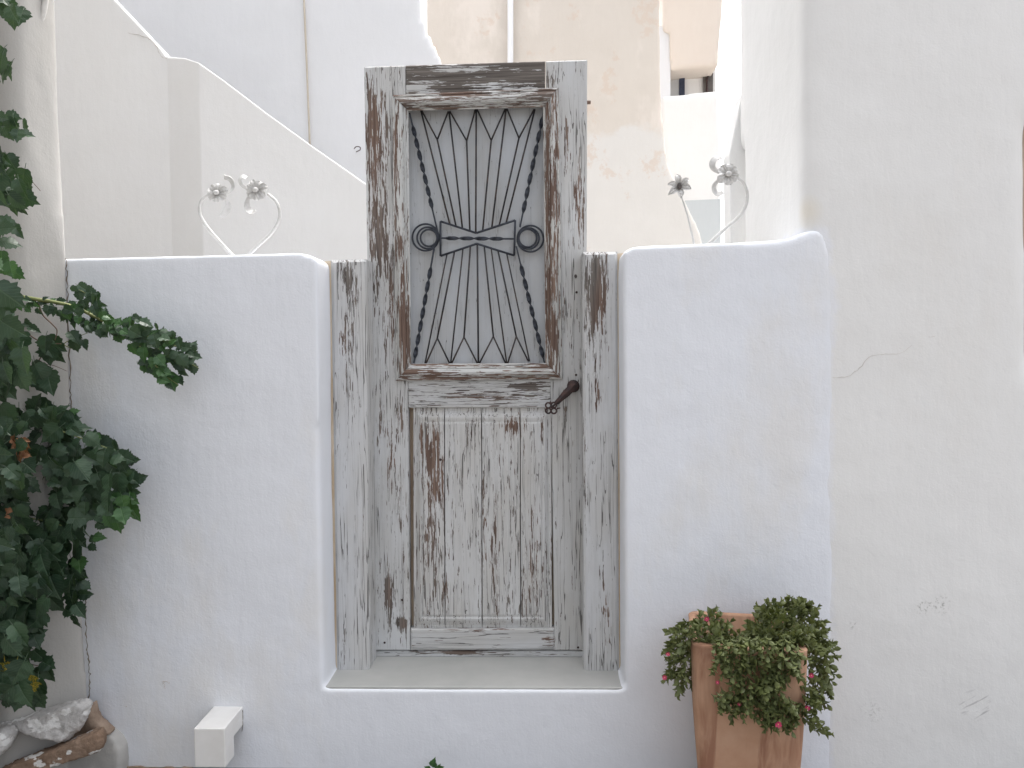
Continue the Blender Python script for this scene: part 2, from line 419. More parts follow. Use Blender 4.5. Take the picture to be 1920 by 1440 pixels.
def stone_mat(name, a, b, patchc, lo, hi):
    t = NT(name); c = t.coord('Object')
    n = t.noise(c, 8, 6, .68); f = t.noise(c, 45, 4, .7)
    col = t.mix(t.ramp(n, .35, .65), a, b)
    col = t.mix(t.ramp(f, .45, .75, 0, .5), col, tuple(q*.6 for q in a))
    col = t.mix(t.ramp(t.noise(t.coord('Object', (1, 1, 1.5), (4, 7, 1)), 9, 4, .6), lo, hi), col, patchc)
    nb = t.bump(n, .6, .02); nb = t.bump(f, .5, .005, nb)
    return t.done(col, .92, nb, .2)
M['stone_white'] = stone_mat('limewashed_stone', (.40, .39, .38), (.58, .57, .56), (.72, .72, .71), .54, .57)
M['stone_brown'] = stone_mat('brown_stone', (.20, .135, .095), (.30, .22, .165), (.70, .69, .67), .585, .61)

# ------------------------------------------------------------------ ground
g = MB(); g.add([(-300, -300, 0), (300, -300, 0), (300, 400, 0), (-300, 400, 0)], [(0, 1, 2, 3)])
tag(g.build('ground', M['ground'], None, (0, 0, 0)), kind='structure')
zstep = P(890, 1293, 0).z
yd = MB(); yd.box((0, 4.2, (zstep-.02)/2), (9, 7.6, zstep-.02-.004))
tag(yd.build('courtyard', M['yard']), kind='structure')

# ------------------------------------------------------------------ front garden wall with its notch
DOWN = 1800
lw = MB()
ztl, ztr = P(565, 474, 0).z, P(1440, 450, 0).z
def pz(px, z):                                # photo row of a level wall top at column px
    return 720+next(q for q in np.arange(-320, 120, .25) if P(px, 720+q, 0).z <= z)
xa_, xb_ = P(125, 480, 0).x, P(565, 474, 0).x
xc_, xd_ = P(1190, 461, 0).x, P(1440, 450, 0).x
dl_, dr_ = ztl-P(125, 485, 0).z, ztr-P(1190, 461, 0).z
def settle(co):                               # wall tops run slightly out of level
    x, z = co[:, 0], co[:, 2]; k = np.clip((z-.9)/.4, 0, 1)
    co[:, 2] -= k*np.where(x < 0, dl_*np.clip((xb_-x)/(xb_-xa_), 0, 1.2), dr_*np.clip((xd_-x)/(xd_-xc_), 0, 1.1))
    return co
lw.pprism([(45, pz(45, ztl)), (125, pz(125, ztl)), (400, pz(400, ztl)), (560, 474), (582, 478), (594, 490), (600, 900), (607, 1300), (609, DOWN), (45, DOWN)], 0, .33)
lw.pprism([(1168, 500), (1170, 465), (1186, pz(1186, ztr)+1.5), (1200, pz(1200, ztr)), (1330, pz(1330, ztr)),  (1395, 453), (1396, 1100), (1396, DOWN), (1172, DOWN), (1172, 1293)], 0, .33)
tap = []
for pxt, pyt, yy in ((1385, 452, .000), (1440, 450, .001), (1480, 447, .002), (1500, 438, .003), (1516, 433, .005), (1532, 431, .0075), (1545, 440, .0095), (1555, 470, .0115), (1572, 560, .018)):
    a_ = P(pxt, pyt, yy); tap.append([a_, Vector((a_.x, .33, a_.z)), Vector((a_.x, .33, -.3)), Vector((a_.x, yy, -.3))])
lw.rings(tap)
lw.pprism([(560, 1293), (1230, 1293), (1230, DOWN), (560, DOWN)], 0, .33)
garden = plaster_obj('garden_wall', lw, M['lime_blue'], None, .011, 4, .0026, 1.6, .0007, post=settle)
tag(garden, 'low bluish white garden wall with rounded top, notched around the old wooden door', 'wall')
a, b, c, d = P(617, 1291, 0), P(1166, 1291, 0), P(1166, 1291, 0), P(617, 1291, 0)
st = MB()
z1 = zstep+.006
x0, x1 = P(612, 1293, 0).x-.02, P(1168, 1293, 0).x+.02
st.prism([Vector((x0, .007, z1)), Vector((x1, .007, z1)), Vector((x1, .007, z1-.09)), Vector((x0, .007, z1-.09))],
         [Vector((x0, .36, z1+.004)), Vector((x1, .36, z1+.004)), Vector((x1, .36, z1-.09)), Vector((x0, .36, z1-.09))])
tag(st.build('doorstep', M['step'], bevel=.004), 'smooth grey painted doorstep under the peeling wooden door', 'doorstep')

def crack(name, pts, Y, r, mat, parent, n=5, jit=2.0, seed=1):
    rnd = random.Random(seed); q = curve([P(a, b, Y) for a, b in pts], n)
    q = [p+Vector((rnd.uniform(-1, 1), 0, rnd.uniform(-1, 1)))*jit*.0017 for p in q]
    m = MB(); m.tube(q, [r*rnd.uniform(.4, 1.2) for _ in q], 5)
    return m.build(name, mat, parent)
# ------------------------------------------------------------------ left house corner
lh = empty('house', P(125, 1440, 0), 'greyish white house corner at far left, overgrown by the vine', 'house', )
def ring_left(py, pc):
    C = P(pc, py, -.014); B = P(44, py, -.13); A = P(20, py, -.15); E = P(-420, py, -.17)
    z = C.z
    return [Vector((C.x, C.y, z)), Vector((B.x, B.y, z)), Vector((A.x, A.y, z)), Vector((E.x, E.y, z)),
            Vector((E.x, .16, z)), Vector((C.x-.5, .16, z)), Vector((C.x-.10, .10, z))]
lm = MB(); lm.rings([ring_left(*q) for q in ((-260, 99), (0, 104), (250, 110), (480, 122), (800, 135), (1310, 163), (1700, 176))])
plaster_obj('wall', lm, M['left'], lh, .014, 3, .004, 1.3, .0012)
hb = MB()
zt = P(0, -240, 0).z
pl_ = ((-1.95, -.05), (-1.95, -4.79), (-6, -4.79), (-6, .15), (-2.2, .15))
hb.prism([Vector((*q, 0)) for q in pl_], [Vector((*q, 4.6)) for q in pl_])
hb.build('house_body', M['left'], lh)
crack('crack', [(124, 486), (127, 560), (131, 700), (136, 800), (150, 1000), (160, 1120), (163, 1200), (168, 1260), (166, 1310)], -.003, .0017, M['crackm'], garden, 12, 2.2)
crack('crack', [(168, 1350), (190, 1375), (215, 1380), (222, 1410), (226, 1440)], -.004, .004, M['crackm'], garden, 6, 2)

# ------------------------------------------------------------------ right house
rh = empty('house', RH_ORIGIN, 'large plain white house wall filling the right side', 'house')
rm = MB()
rm.pprism([(1507, -1500), (1926, -1500), (1931, DOWN), (1507, DOWN)], .012, .74)
rm.pprism([(1880, -1500), (2700, -1500), (2700, 214), (1880, 214)], .012, .74)
rm.pprism([(1880, 700), (2700, 700), (2700, DOWN), (1880, DOWN)], .012, .74)
rm.pprism([(1900, 100), (2700, 100), (2700, 800), (1900, 800)], .10, .65)
q = [(1507, -1500), (1700, -1500), (1700, 165), (1507, 165)]
rm.pprism(q, .05, .83)
rw = plaster_obj('wall', rm, M['right'], rh, .018, 26, .0045, 1.5, .0009, origin=RH_ORIGIN)
fr = MB(); fr.pprism([(1908, 222), (2300, 222), (2300, 690), (1915, 690)], .045, .03)
fr.build('window_shutter', M['shutter'], rh, bevel=.004)
crack('crack', [(1562, 708), (1590, 705), (1612, 690), (1632, 668), (1660, 664), (1690, 662), (1712, 645), (1732, 634), (1752, 631)], .0115, .0006, M['hair'], rh, 5, 1.0)
rb = MB(); rb.box((3.2, 1.6, 2.6), (2.6, 1.6, 5.2))
# building mass behind the right house keeps the recess dark
rb.build('house_body', M['right'], rh)

# added slab standing in for the shaded recess beside the right house
gp = MB(); gp.pprism([(1391, 176), (1368, 288), (1371, 480), (1371, 1500), (1420, 1500), (1420, 176)], .86, .12)
tag(gp.build('recess_slab', M['right'], bevel=.006), 'grey tapering slab standing in for the shaded recess behind the right flower', 'recess_slab')

# ------------------------------------------------------------------ rear left: stair parapet, house behind
def strip_wall(tops, back_y, z0=0.0):
    m = MB(); fr_ = [P(a, b, y) for a, b, y in tops]
    rings = []
    for t_ in fr_:
        rings.append([t_, Vector((t_.x, max(back_y, t_.y+.1), t_.z)), Vector((t_.x, max(back_y, t_.y+.1), z0)), Vector((t_.x, t_.y, z0))])
    return m.rings(rings)
sp_ = strip_wall([(-40, -240, 1.24), (120, -100, 1.24), (215, 0, 1.24), (298, 88, 1.24), (311, 105, 1.24), (332, 107, 1.24)], 1.30)
s2 = strip_wall([(309, 107, 1.25), (345, 108, 1.17), (372, 117, 1.10), (420, 151, 1.10), (500, 212, 1.10), (590, 277, 1.10), (680, 340, 1.10), (800, 424, 1.10), (950, 530, 1.10)], 1.5)
sp_.add(s2.v, s2.f)
par = sp_.build('stair_parapet', M['rear'], bevel=.006)
tag(par, 'cream white stair parapet sloping down behind the left metal flowers', 'wall')
crack('crack', [(240, 62), (275, 70), (292, 85), (302, 104), (312, 110)], 1.237, .0012, M['hair'], par, 5, 1.5)
hv = empty('house', P(700, 1200, 2.3), 'bright white house with a thin vertical cable, behind the sloping parapet', 'house')
hm = MB(); hm.pprism([(-500, -900), (781, -900), (781, 22), (800, 72), (828, 122), (860, 300), (900, 1500), (-500, 1500)], 2.3, .5)
plaster_obj('wall', hm, M['rear_white'], hv, .03, 3, .008, 1.5, .001)
hk = MB(); hk.tube(curve([P(664, 279, 2.25), P(668, 275, 2.24), P(675, 276, 2.235), P(675, 281, 2.235), P(669, 284, 2.24)], 5) + [P(668, 285, 2.32)], .0028, 6)
tag(hk.build('wire_hook', M['rust'], smooth=True), 'tiny bent wire hook on the white rear wall left of the door', 'hook')
cb = MB(); cb.tube([P(568, -200, 2.29), P(570, 0, 2.288), P(575, 120, 2.285), P(581, 272, 2.288), P(583, 330, 2.29)], .006, 6)
tag(cb.build('wall_cable', M['line'], smooth=True), 'thin tan cable running straight down the white rear house', 'cable')

# ------------------------------------------------------------------ beige house behind the door
bh = empty('house', P(1050, 900, 5), 'old pinkish beige house with flaking render, behind the top of the door', 'house')
bm1 = MB(); bm1.pprism([(640, -330), (1239, -330), (1237, 50), (1239, 160), (1243, 240), (1252, 305), (1270, 345), (1292, 390), (1309, 425), (1318, 455), (1330, 1200), (640, 1200)], 5, .8)
bw = plaster_obj('wall', bm1, M['beige'], bh, .035, 3, .012, 1.5, .002, origin=(P(1050, 900, 5).x, 5, 0))
dp = MB(); q0, q1 = P(957, -330, 4.95), P(957, 520, 4.95); dp.tube([q0, (q0+q1)/2, q1], .028, 12)
tag(dp.build('drainpipe', M['rear_white'], bh, smooth=True))
# ------------------------------------------------------------------ far house with windows
fh = empty('house', P(1300, 500, 7.3), 'far beige house with two small windows under a thick lintel', 'house')
f1 = MB(); f1.pprism([(1243, -330), (1360, -330), (1356, 0), (1348, 90), (1347, 123), (1300, 126), (1258, 131), (1258, 60), (1243, 56)], 7.3, .5)
plaster_obj('upper_wall', f1, M['far_beige'], fh, .03, 1, .006, 1.5, .002)
f2 = MB(); f2.pprism([(1180, 49), (1257, 49), (1257, 300), (1180, 300)], 7.34, .5)
f2.build('side_wall', M['rear_white'], fh)
f3 = MB(); f3.pprism([(1250, 90), (1342, 90), (1342, 230), (1250, 230)], 7.72, .2); f3.build('recess_wall', M['rear'], fh)
f4 = MB(); f4.pprism([(1240, 178), (1347, 170), (1350, 250), (1352, 450), (1352, 900), (1240, 900)], 7.25, .25)
plaster_obj('balcony_wall', f4, M['rear'], fh, .04, 2, .008, 1.5, .001)
f5 = MB(); f5.pprism([(1283, 376), (1351, 373), (1353, 900), (1320, 900)], 6.6, .3); f5.build('lower_wall', M['bluewash'], fh)
wf = MB()
wf.pprism([(1255, 130), (1284, 129), (1284, 141), (1255, 142)], 7.66, .06); wf.pprism([(1274, 141.5), (1284, 141), (1284, 190), (1274, 190)], 7.66, .06)
wf1 = wf.build('window_frame', M['navy'], fh)
pn = MB(); pn.pprism([(1245, 134), (1276, 134), (1276, 190), (1245, 190)], 7.69, .02); pn.build('pane', M['curtain'], wf1)
wf = MB(); wf.pprism([(1319, 128), (1337, 128), (1337, 190), (1319, 190)], 7.66, .05)
wf2 = wf.build('window', M['darkpane'], fh)
pn = MB(); pn.tube(curve([P(1326, 190, 7.65), P(1326, 150, 7.65), P(1330, 140, 7.65), P(1334, 138, 7.65), P(1336, 140, 7.65)], 5), .015, 6)
pn.build('arch_bar', M['rust'], wf2)
# ------------------------------------------------------------------ DOOR
YD = .25
def wear_at(px, py, base, blobs):
    w_, b_ = base
    for cx, cy, rx, ry, a, br in blobs:
        e = math.exp(-(((px-cx)/rx)**2+((py-cy)/ry)**2)); w_ += a*e; b_ += br*e
    return (w_, b_)
def board(name, quad, Y, thick, mat, parent, base=(0, 0), blobs=(), bev=.003, cell=9, height=None, lab=None, cellx=None):
    """a plank: quad = TL,TR,BR,BL in photo pixels on plane Y; chamfered edges, wear painted per vertex"""
    TL, TR, BR, BL = [Vector(q) for q in quad]
    W, H = (TR-TL).length, (BL-TL).length; e = bev/.00186
    nx, nz = max(2, int(W/(cellx or cell))), max(2, int(H/cell))
    su = [0]+[e/W+(1-2*e/W)*i/nx for i in range(nx+1)]+[1]
    sv = [0]+[e/H+(1-2*e/H)*i/nz for i in range(nz+1)]+[1]
    v, f, wr = [], [], []
    nu, nv = len(su), len(sv)
    for j, b_ in enumerate(sv):
        for i, a_ in enumerate(su):
            q = TL.lerp(TR, a_).lerp(BL.lerp(BR, a_), b_)
            on = i in (0, nu-1) or j in (0, nv-1)
            y = Y+(bev if on else 0)
            if height and not on: y -= height(q.x, q.y)
            v.append(P(q.x, q.y, y)); wr.append(wear_at(q.x, q.y, base, blobs))
    for j in range(nv-1):
        for i in range(nu-1):
            k = j*nu+i; f.append((k, k+nu, k+nu+1, k+1))
    loop = [i for i in range(nu)]+[j*nu+nu-1 for j in range(1, nv)]+[(nv-1)*nu+i for i in range(nu-2, -1, -1)]+[j*nu for j in range(nv-2, 0, -1)]
    b0 = len(v)
    for k in loop:
        p = v[k].copy(); p.y = Y+thick; v.append(p); wr.append(wr[k])
    n = len(loop)
    for k in range(n): f.append((loop[k], loop[(k+1) % n], b0+(k+1) % n, b0+k))
    f.append(tuple(range(b0, b0+n))[::-1])
    o = mesh(name, v, f, mat, parent, wear=wr)
    if lab: o['label'] = lab
    return o
door = empty('wooden_door', P(900, 1232, YD+.02), 'tall old wooden door with peeling pale paint and an iron grille', 'door')
T = .045
board('stile', [(683, 125.5), (760, 123), (769, 1219), (700, 1219)], YD, T, M['stile'], door, (.12, .1),
      [(703, 300, 20, 120, .75, .5), (700, 210, 14, 60, .5, .3), (742, 150, 14, 28, .5, .1), (715, 470, 18, 80, .75, .45), (735, 590, 12, 90, .5, .5), (695, 640, 10, 90, .3, .1),
       (735, 870, 8, 50, .5, .9), (750, 790, 12, 40, .5, .5), (715, 800, 14, 50, .45, .1), (732, 1110, 8, 40, 1.0, .5), (755, 1170, 16, 14, 1.1, .4), (750, 960, 10, 60, .35, 0), (715, 950, 25, 200, -.05, 0)])
board('stile', [(1023, 115), (1101, 112.5), (1098, 1219), (1040, 1219)], YD, T, M['stile'], door, (-.10, .1),
      [(1085, 360, 16, 60, .85, .6), (1088, 440, 12, 50, .6, .4), (1036, 145, 16, 22, .8, 0), (1062, 270, 8, 60, .5, .1), (1055, 230, 8, 80, .3, .1), (1075, 600, 14, 80, .45, .1), (1040, 960, 6, 160, .35, .1), (1050, 1180, 12, 30, .4, .1), (1052, 750, 10, 40, .5, .1)])
board('top_rail', [(761, 123), (1022, 115.2), (1022, 190), (761, 190)], YD+.001, T, M['rail'], door, (1.0, -.9),
      [(850, 130, 60, 7, -.75, 0), (780, 168, 40, 10, -.9, 0), (930, 162, 90, 6, -.6, 0)], lab='top rail worn down to dark grey wood')
board('middle_rail', [(765, 700), (1033, 700), (1032, 764.5), (766, 764.5)], YD+.001, T, M['rail'], door, (.22, .1),
      [(890, 742, 45, 8, .5, .7), (1000, 722, 40, 12, .45, .2), (960, 745, 50, 20, .25, 0)])
board('bottom_rail', [(770, 1179), (1040, 1178), (1040, 1218.5), (770, 1218.5)], YD-.002, T, M['rail'], door, (-.15, .3),
      [(1030, 1200, 14, 14, 1.1, .9), (900, 1181, 90, 4, .7, .8)], bev=.005)
board('weather_board', [(700, 1220), (1098, 1220), (1098, 1232), (700, 1232)], YD+.006, .035, M['rail'], door, (.18, .2), [(860, 1223, 60, 5, .9, .4)], bev=.003, cell=5)
bk = MB(); bk.pprism([(735, 740), (1060, 740), (1060, 1200), (735, 1200)], YD+.040, .012)
bk.build('gap_blocker', M['shutter'], door)  # added behind the panel to block light leaking through its gaps
# panel of four boards with a raised field
def panel_h(px, py):
    dx = min(px-775, 1034-px); dy = min(py-765, 1180-py)
    dd = min(dx, dy*.72)
    s_ = max(0, min(1, (dd-4)/10)); h = .013*(s_*s_*(3-2*s_))
    h -= .004*math.exp(-((dd-17.5)/1.6)**2)
    for j in (851, 862, 880, 946, 955):
        h -= .0016*math.exp(-((px-j)/1.7)**2) if 20 < dd else 0
    return h
pb = [(a_, b_, c_*.9, d_, e_*.72, f_) for a_, b_, c_, d_, e_, f_ in [(812, 840, 16, 40, 1.0, .9), (790, 820, 6, 30, .9, .7), (818, 900, 18, 40, .6, .7), (962, 800, 22, 14, 1.1, 1.0), (1016, 800, 5, 26, .9, .6), (815, 980, 16, 130, .5, .1), (880, 810, 10, 40, .5, 0),
      (928, 1020, 8, 90, .65, .1), (905, 1010, 6, 90, .5, .5), (1003, 1010, 12, 90, .5, .1), (833, 1110, 8, 36, .9, .5), (800, 1060, 12, 60, .5, 0), (985, 1110, 10, 60, .5, .2), (870, 1000, 20, 220, -.15, 0), (900, 778, 140, 10, -.25, 0), (900, 1170, 140, 8, -.2, 0)]]
for xa, xb in ((775, 833.2), (833.8, 902.8), (903.4, 975), (975.6, 1034)):
    board('panel_board', [(xa, 762), (xb, 762), (xb+1, 1181), (xa+1, 1181)], YD+.012, .025, M['boards'], door, (.05, .15), pb, bev=.0012, cell=4, height=panel_h, cellx=1.6)
# bolection moulding, mitred
OUT = [(735, 178), (1047, 164), (1055, 711), (742, 714)]; INN = [(765.5, 208), (1018, 201), (1023, 681), (771, 682)]
PROF = [(0, .0), (.02, .014), (.10, .017), (.16, .015), (.20, .020), (.34, .026), (.50, .027), (.62, .022), (.70, .015), (.74, .017), (.80, .014), (.86, .006), (1.0, .002), (1.0, -.040)]
MW = [((.50, .45), [(930, 190, 70, 10, -.45, 0), (800, 178, 40, 8, -.2, 0), (860, 178, 50, 8, .3, .4)]),
      ((.35, .45), [(1027, 330, 5, 300, .5, .6), (1040, 300, 6, 200, .3, .3), (1035, 600, 8, 90, .4, .4)]),
      ((.42, .8), [(900, 693, 80, 4, -.7, 0), (990, 700, 50, 10, .1, .3), (830, 703, 60, 4, .3, .4)]),
      ((.16, .3), [(743, 300, 3.5, 90, .8, .8), (756, 560, 8, 90, .6, .3), (762, 640, 10, 60, .8, .4), (752, 420, 5, 80, .3, .3)])]
for k in range(4):
    a0, a1, i0, i1 = [Vector(q) for q in (OUT[k], OUT[(k+1) % 4], INN[k], INN[(k+1) % 4])]
    N = int((a1-a0).length/8); v, f, wr = [], [], []
    for j in range(N+1):
        s_ = min(max(j/N, .0012), 1-.0012)
        for t_, h in PROF:
            q = a0.lerp(a1, s_).lerp(i0.lerp(i1, s_), t_)
            v.append(P(q.x, q.y, YD-h)); wr.append(wear_at(q.x, q.y, *MW[k]))
    n = len(PROF)
    for j in range(N):
        for i in range(n-1): f.append((j*n+i, j*n+i+1, (j+1)*n+i+1, (j+1)*n+i))
    mesh('moulding', v, f, M['mould_h' if k in (0, 2) else 'mould_v'], door, wear=wr)
board('back_panel', [(752, 195), (1032, 190), (1034, 700), (756, 700)], YD+.038, .012, M['back'], door, (.0, .0),
      [(900, 674, 130, 8, .6, -.3), (1000, 520, 5, 10, .7, -.3), (985, 660, 26, 26, .5, -.3)])
# iron grille
YG = YD+.016
gr = MB()
def G(x, y, dy=0): return P(x, y, YG+dy)
def bar_px(m, pts, r=.0031, n=6): m.tube([G(*p) for p in pts], r, n)
BT = [(826, 415), (893, 437), (966, 413), (964, 479), (894, 457), (826, 480)]
for k in range(6): bar_px(gr, [BT[k], BT[(k+1) % 6]], .0042)
grille = gr.build('iron_grille', M['iron'], door, smooth=True)
def rod(pts, r=.0034):
    m = MB(); m.tube([G(*p) for p in pts], r, 6); return m.build('rod', M['iron_thin'], grille, smooth=True)
A_ = [(789, 207), (842, 209), (893, 205), (949, 204), (1003, 205)]; V_ = [(820, 262), (875, 264), (921, 263), (973, 259)]
Ub = [(843, 419), (855, 424), (867, 428), (881, 433), (892, 437), (905, 433), (922, 428), (936, 423), (949, 418)]
for k in range(5): rod([A_[k], Ub[2*k]])
for k in range(4):
    rod([V_[k], Ub[2*k+1]]); rod([(A_[k][0]+1.5, A_[k][1]), V_[k]], .0032); rod([(A_[k+1][0]-1.5, A_[k+1][1]), V_[k]], .0032)
B_ = [(797, 681), (845, 681), (897, 681), (950, 681), (993, 678)]; W_ = [(820, 634), (870, 632), (925, 631), (968, 631)]
Lb = [(838, 477), (852, 473), (868, 467), (882, 462), (895, 458), (908, 462), (921, 466), (934, 471), (950, 475)]
for k in range(5): rod([Lb[2*k], B_[k]], .0036 if k == 2 else .0029)
for k in range(4):
    rod([Lb[2*k+1], W_[k]]); rod([W_[k], (B_[k][0]+2, B_[k][1])], .0032); rod([W_[k], (B_[k+1][0]-2, B_[k+1][1])], .0032)
def twisted(pts, t0, t1, half, w_=.0076, th=.0023):
    """flat bar, twisted between t0 and t1 of its length"""
    a_, b_ = G(*pts[0]), G(*pts[1]); d_ = (b_-a_).normalized(); L = (b_-a_).length
    sx = d_.cross(Vector((0, 1, 0))).normalized(); sy = sx.cross(d_)
    N = 150; rings = []
    for i in range(N+1):
        s_ = i/N; u = min(max((s_-t0)/(t1-t0), 0), 1); an = math.pi*(half*u+.5)
        env = min(1, max(0, min(s_-t0, t1-s_)*L/.02+.3)) if t0 < s_ < t1 else .3
        ww = lerp(.003, w_, env); tt = lerp(.003, th, env)
        e1 = sx*math.cos(an)+sy*math.sin(an); e2 = -sx*math.sin(an)+sy*math.cos(an)
        p = a_+(b_-a_)*s_
        rings.append([p+e1*ww+e2*tt, p-e1*ww+e2*tt, p-e1*ww-e2*tt, p+e1*ww-e2*tt])
    m = MB(); m.rings(rings); return m.build('twisted_bar', M['iron'], grille)
twisted([(768, 212), (821, 436)], .10, .80, 7)
twisted([(1020, 207), (975, 426)], .04, .88, 7)
twisted([(814, 466), (776, 681)], .15, .96, 7)
twisted([(968, 462), (1021, 681)], .15, .96, 7)
twisted([(826, 446.5), (966, 448)], .06, .86, 4, .0068)
def ringm(cx, cy, r_, w_=.0035):
    m = MB(); N = 40; c0 = G(cx, cy); rr = r_*.00186; rings = []
    for i in range(N+1):
        q = 2*math.pi*i/N; e = Vector((math.cos(q), 0, math.sin(q)))
        rings.append([c0+e*(rr+w_*math.cos(k*math.pi/3))+Vector((0, w_*math.sin(k*math.pi/3), 0)) for k in range(6)])
    m.rings(rings, cap=False); m.build('ring', M['iron'], grille, smooth=True)
for q in ((798, 445, 25.5), (802, 446, 20.5), (804, 446, 16), (994.5, 447.5, 25), (991, 447, 20), (989.5, 446.5, 17)): ringm(*q)
# handle
def H(x, y, o): return P(x, y, YD-o)
hd = MB()
hd.rings([[H(1075+12*k_*math.cos(q), 724+12*k_*math.sin(q), o) for q in [2*math.pi*i/16 for i in range(16)]] for o, k_ in ((0.0, 1), (.008, 1), (.013, .75), (.015, .3))])
hd.tube([H(1075, 724, .01), H(1075, 724, .042)], [.012, .010], 10)
hd.rings([[H(x+nx_*w2, y+ny_*w2, .042+o2) for w2, o2 in ((-1, 0), (0, .006), (1, 0), (1, -.006), (-1, -.006))] for x, y, nx_, ny_ in
          ((1079, 720, 4.5, 4.5), (1070, 729, 5.0, 5.2), (1062, 737, 5.2, 5.4), (1052, 747, 3.8, 4.0), (1043, 756, 3.2, 3.4))])
handle = hd.build('handle', M['rust'], door)
bow = MB()
for cx, cy in ((1028, 760), (1038.5, 759.5), (1028, 770), (1038.5, 770.5)):
    pts = [H(cx+5.0*math.cos(q), cy+5.0*math.sin(q), .042) for q in [2*math.pi*i/14 for i in range(15)]]
    bow.tube(pts, .0035, 6)
bow.tube([H(1043, 756, .042), H(1033, 765, .042)], .004, 6)
bow.tube([H(1031, 753, .042), H(1036, 757, .042)], .003, 6); bow.tube([H(1044, 766, .042), H(1051, 765, .042)], [.004, .0015], 6)
bow.build('key_bow', M['rust'], handle, smooth=True)
kn = MB()
for (x, y, s_) in ((1079.5, 518, 3.2),):
    kn.rings([[P(x+s_*k_*math.cos(q), y+s_*1.4*k_*math.sin(q), YD-o) for q in [2*math.pi*i/10 for i in range(10)]] for o, k_ in ((-.004, 1), (.002, .8), (.003, .3))])
kn.build('keyhole_plate', M['dark_iron'], door)
for (x, y, r_) in ((826, 862, 2.6), (1084, 1214, 2.2), (721, 1205, 2.2), (754, 1125, 2.4), (1081, 548, 2.4), (1080, 703, 2.4)):
    nl = MB(); nl.ellipsoid(P(x, y, YD-.001 if x != 826 else YD-.003), (r_*.0018, .002, r_*.0018), 10, 6); nl.build('nail', M['rust'], door, smooth=True)
pin = MB(); pin.tube([P(1094, 192, YD+.02), P(1107.5, 192, YD+.02)], .0065, 8); pin.build('hinge_pin', M['wood_pin'], door)

# ------------------------------------------------------------------ door posts
YP, TP = .14, .108
def post(quad, base, blobs, lab, strip, loc):
    e = empty('door_post', loc, lab, 'post', 'door posts')
    board('post_timber', quad, YP, TP, M['post'], e, base, blobs, bev=.009, cell=7)
    s_ = MB(); s_.pprism(strip, YP+.008, .07); s_.build('filler_strip', M['filler'], e)
post([(620, 488), (687, 486), (694, 1263), (632, 1263)], (.06, .1),
     [(655, 520, 20, 45, 1.0, -.1), (655, 610, 14, 80, .8, .3), (640, 640, 8, 40, .5, .3), (660, 720, 14, 40, .5, 0), (645, 900, 12, 60, .3, 0), (645, 1210, 6, 40, .6, 0), (655, 780, 20, 60, .3, .1)],
     'left door post, weathered square timber beside the white wall', [(608, 490), (621, 489), (634, 1262), (620, 1262)], P(660, 1262, YP))
post([(1092, 473), (1158, 472), (1161.5, 1263), (1095.5, 1263)], (.06, .1),
     [(1112, 520, 24, 60, 1.2, -.2), (1128, 560, 16, 80, .8, .4), (1108, 610, 12, 50, .8, 0), (1122, 745, 12, 30, .8, .7), (1118, 690, 10, 50, .5, .1), (1140, 1150, 12, 60, .7, .6), (1128, 1110, 8, 60, .5, .2), (1097, 860, 6, 140, .8, .2), (1125, 940, 14, 60, .25, 0)],
     'right door post with bare grey top, next to the key-shaped handle', [(1155, 476), (1170, 474), (1174, 1262), (1160, 1262)], P(1130, 1262, YP))

# ------------------------------------------------------------------ white spout
sp0 = MB()
def S3(px, py, Y): return P(px, py, Y)
A1 = P(363, 1366, -.150); A2 = P(421, 1366, -.150); zt_ = A1.z; xl, xr = A1.x, A2.x; zb = P(391, 1439, -.150).z; zn = zt_-.060
ys = (-.150, -.078, .03)
prof = [(ys[0], zt_), (ys[2], zt_+.003), (ys[2], zn), (ys[1], zn), (ys[1], zb), (ys[0], zb)]
sp0.prism([Vector((xl, a, b)) for a, b in prof], [Vector((xr, a, b)) for a, b in prof])
spt = sp0.build('drain_spout', M['spout'], bevel=.003)
tag(spt, 'white boxy elbow-shaped drain spout low on the wall, left of the doorstep', 'spout')
crack('crack', [(398, 1329), (420, 1330), (436, 1333), (453, 1331)], -.004, .0016, M['crackm'], garden, 4, .8)
crack('crack', [(455, 1332), (455, 1350), (454, 1372)], -.004, .0013, M['crackm'], garden, 4, .8)
crack('crack', [(235, 1438), (300, 1440), (362, 1441)], -.006, .006, M['dirt'], garden, 6, 1.5)
def scratch(pts, r=.0009, seed=3): crack('scuff', pts, -.001, r, M['hair'], garden, 4, 2, seed)
scratch([(306, 1283), (308, 1277), (318, 1281)], .0012); scratch([(308, 1283), (309, 1291)], .0012, 5); scratch([(236, 1324), (239, 1326)], .001, 6)

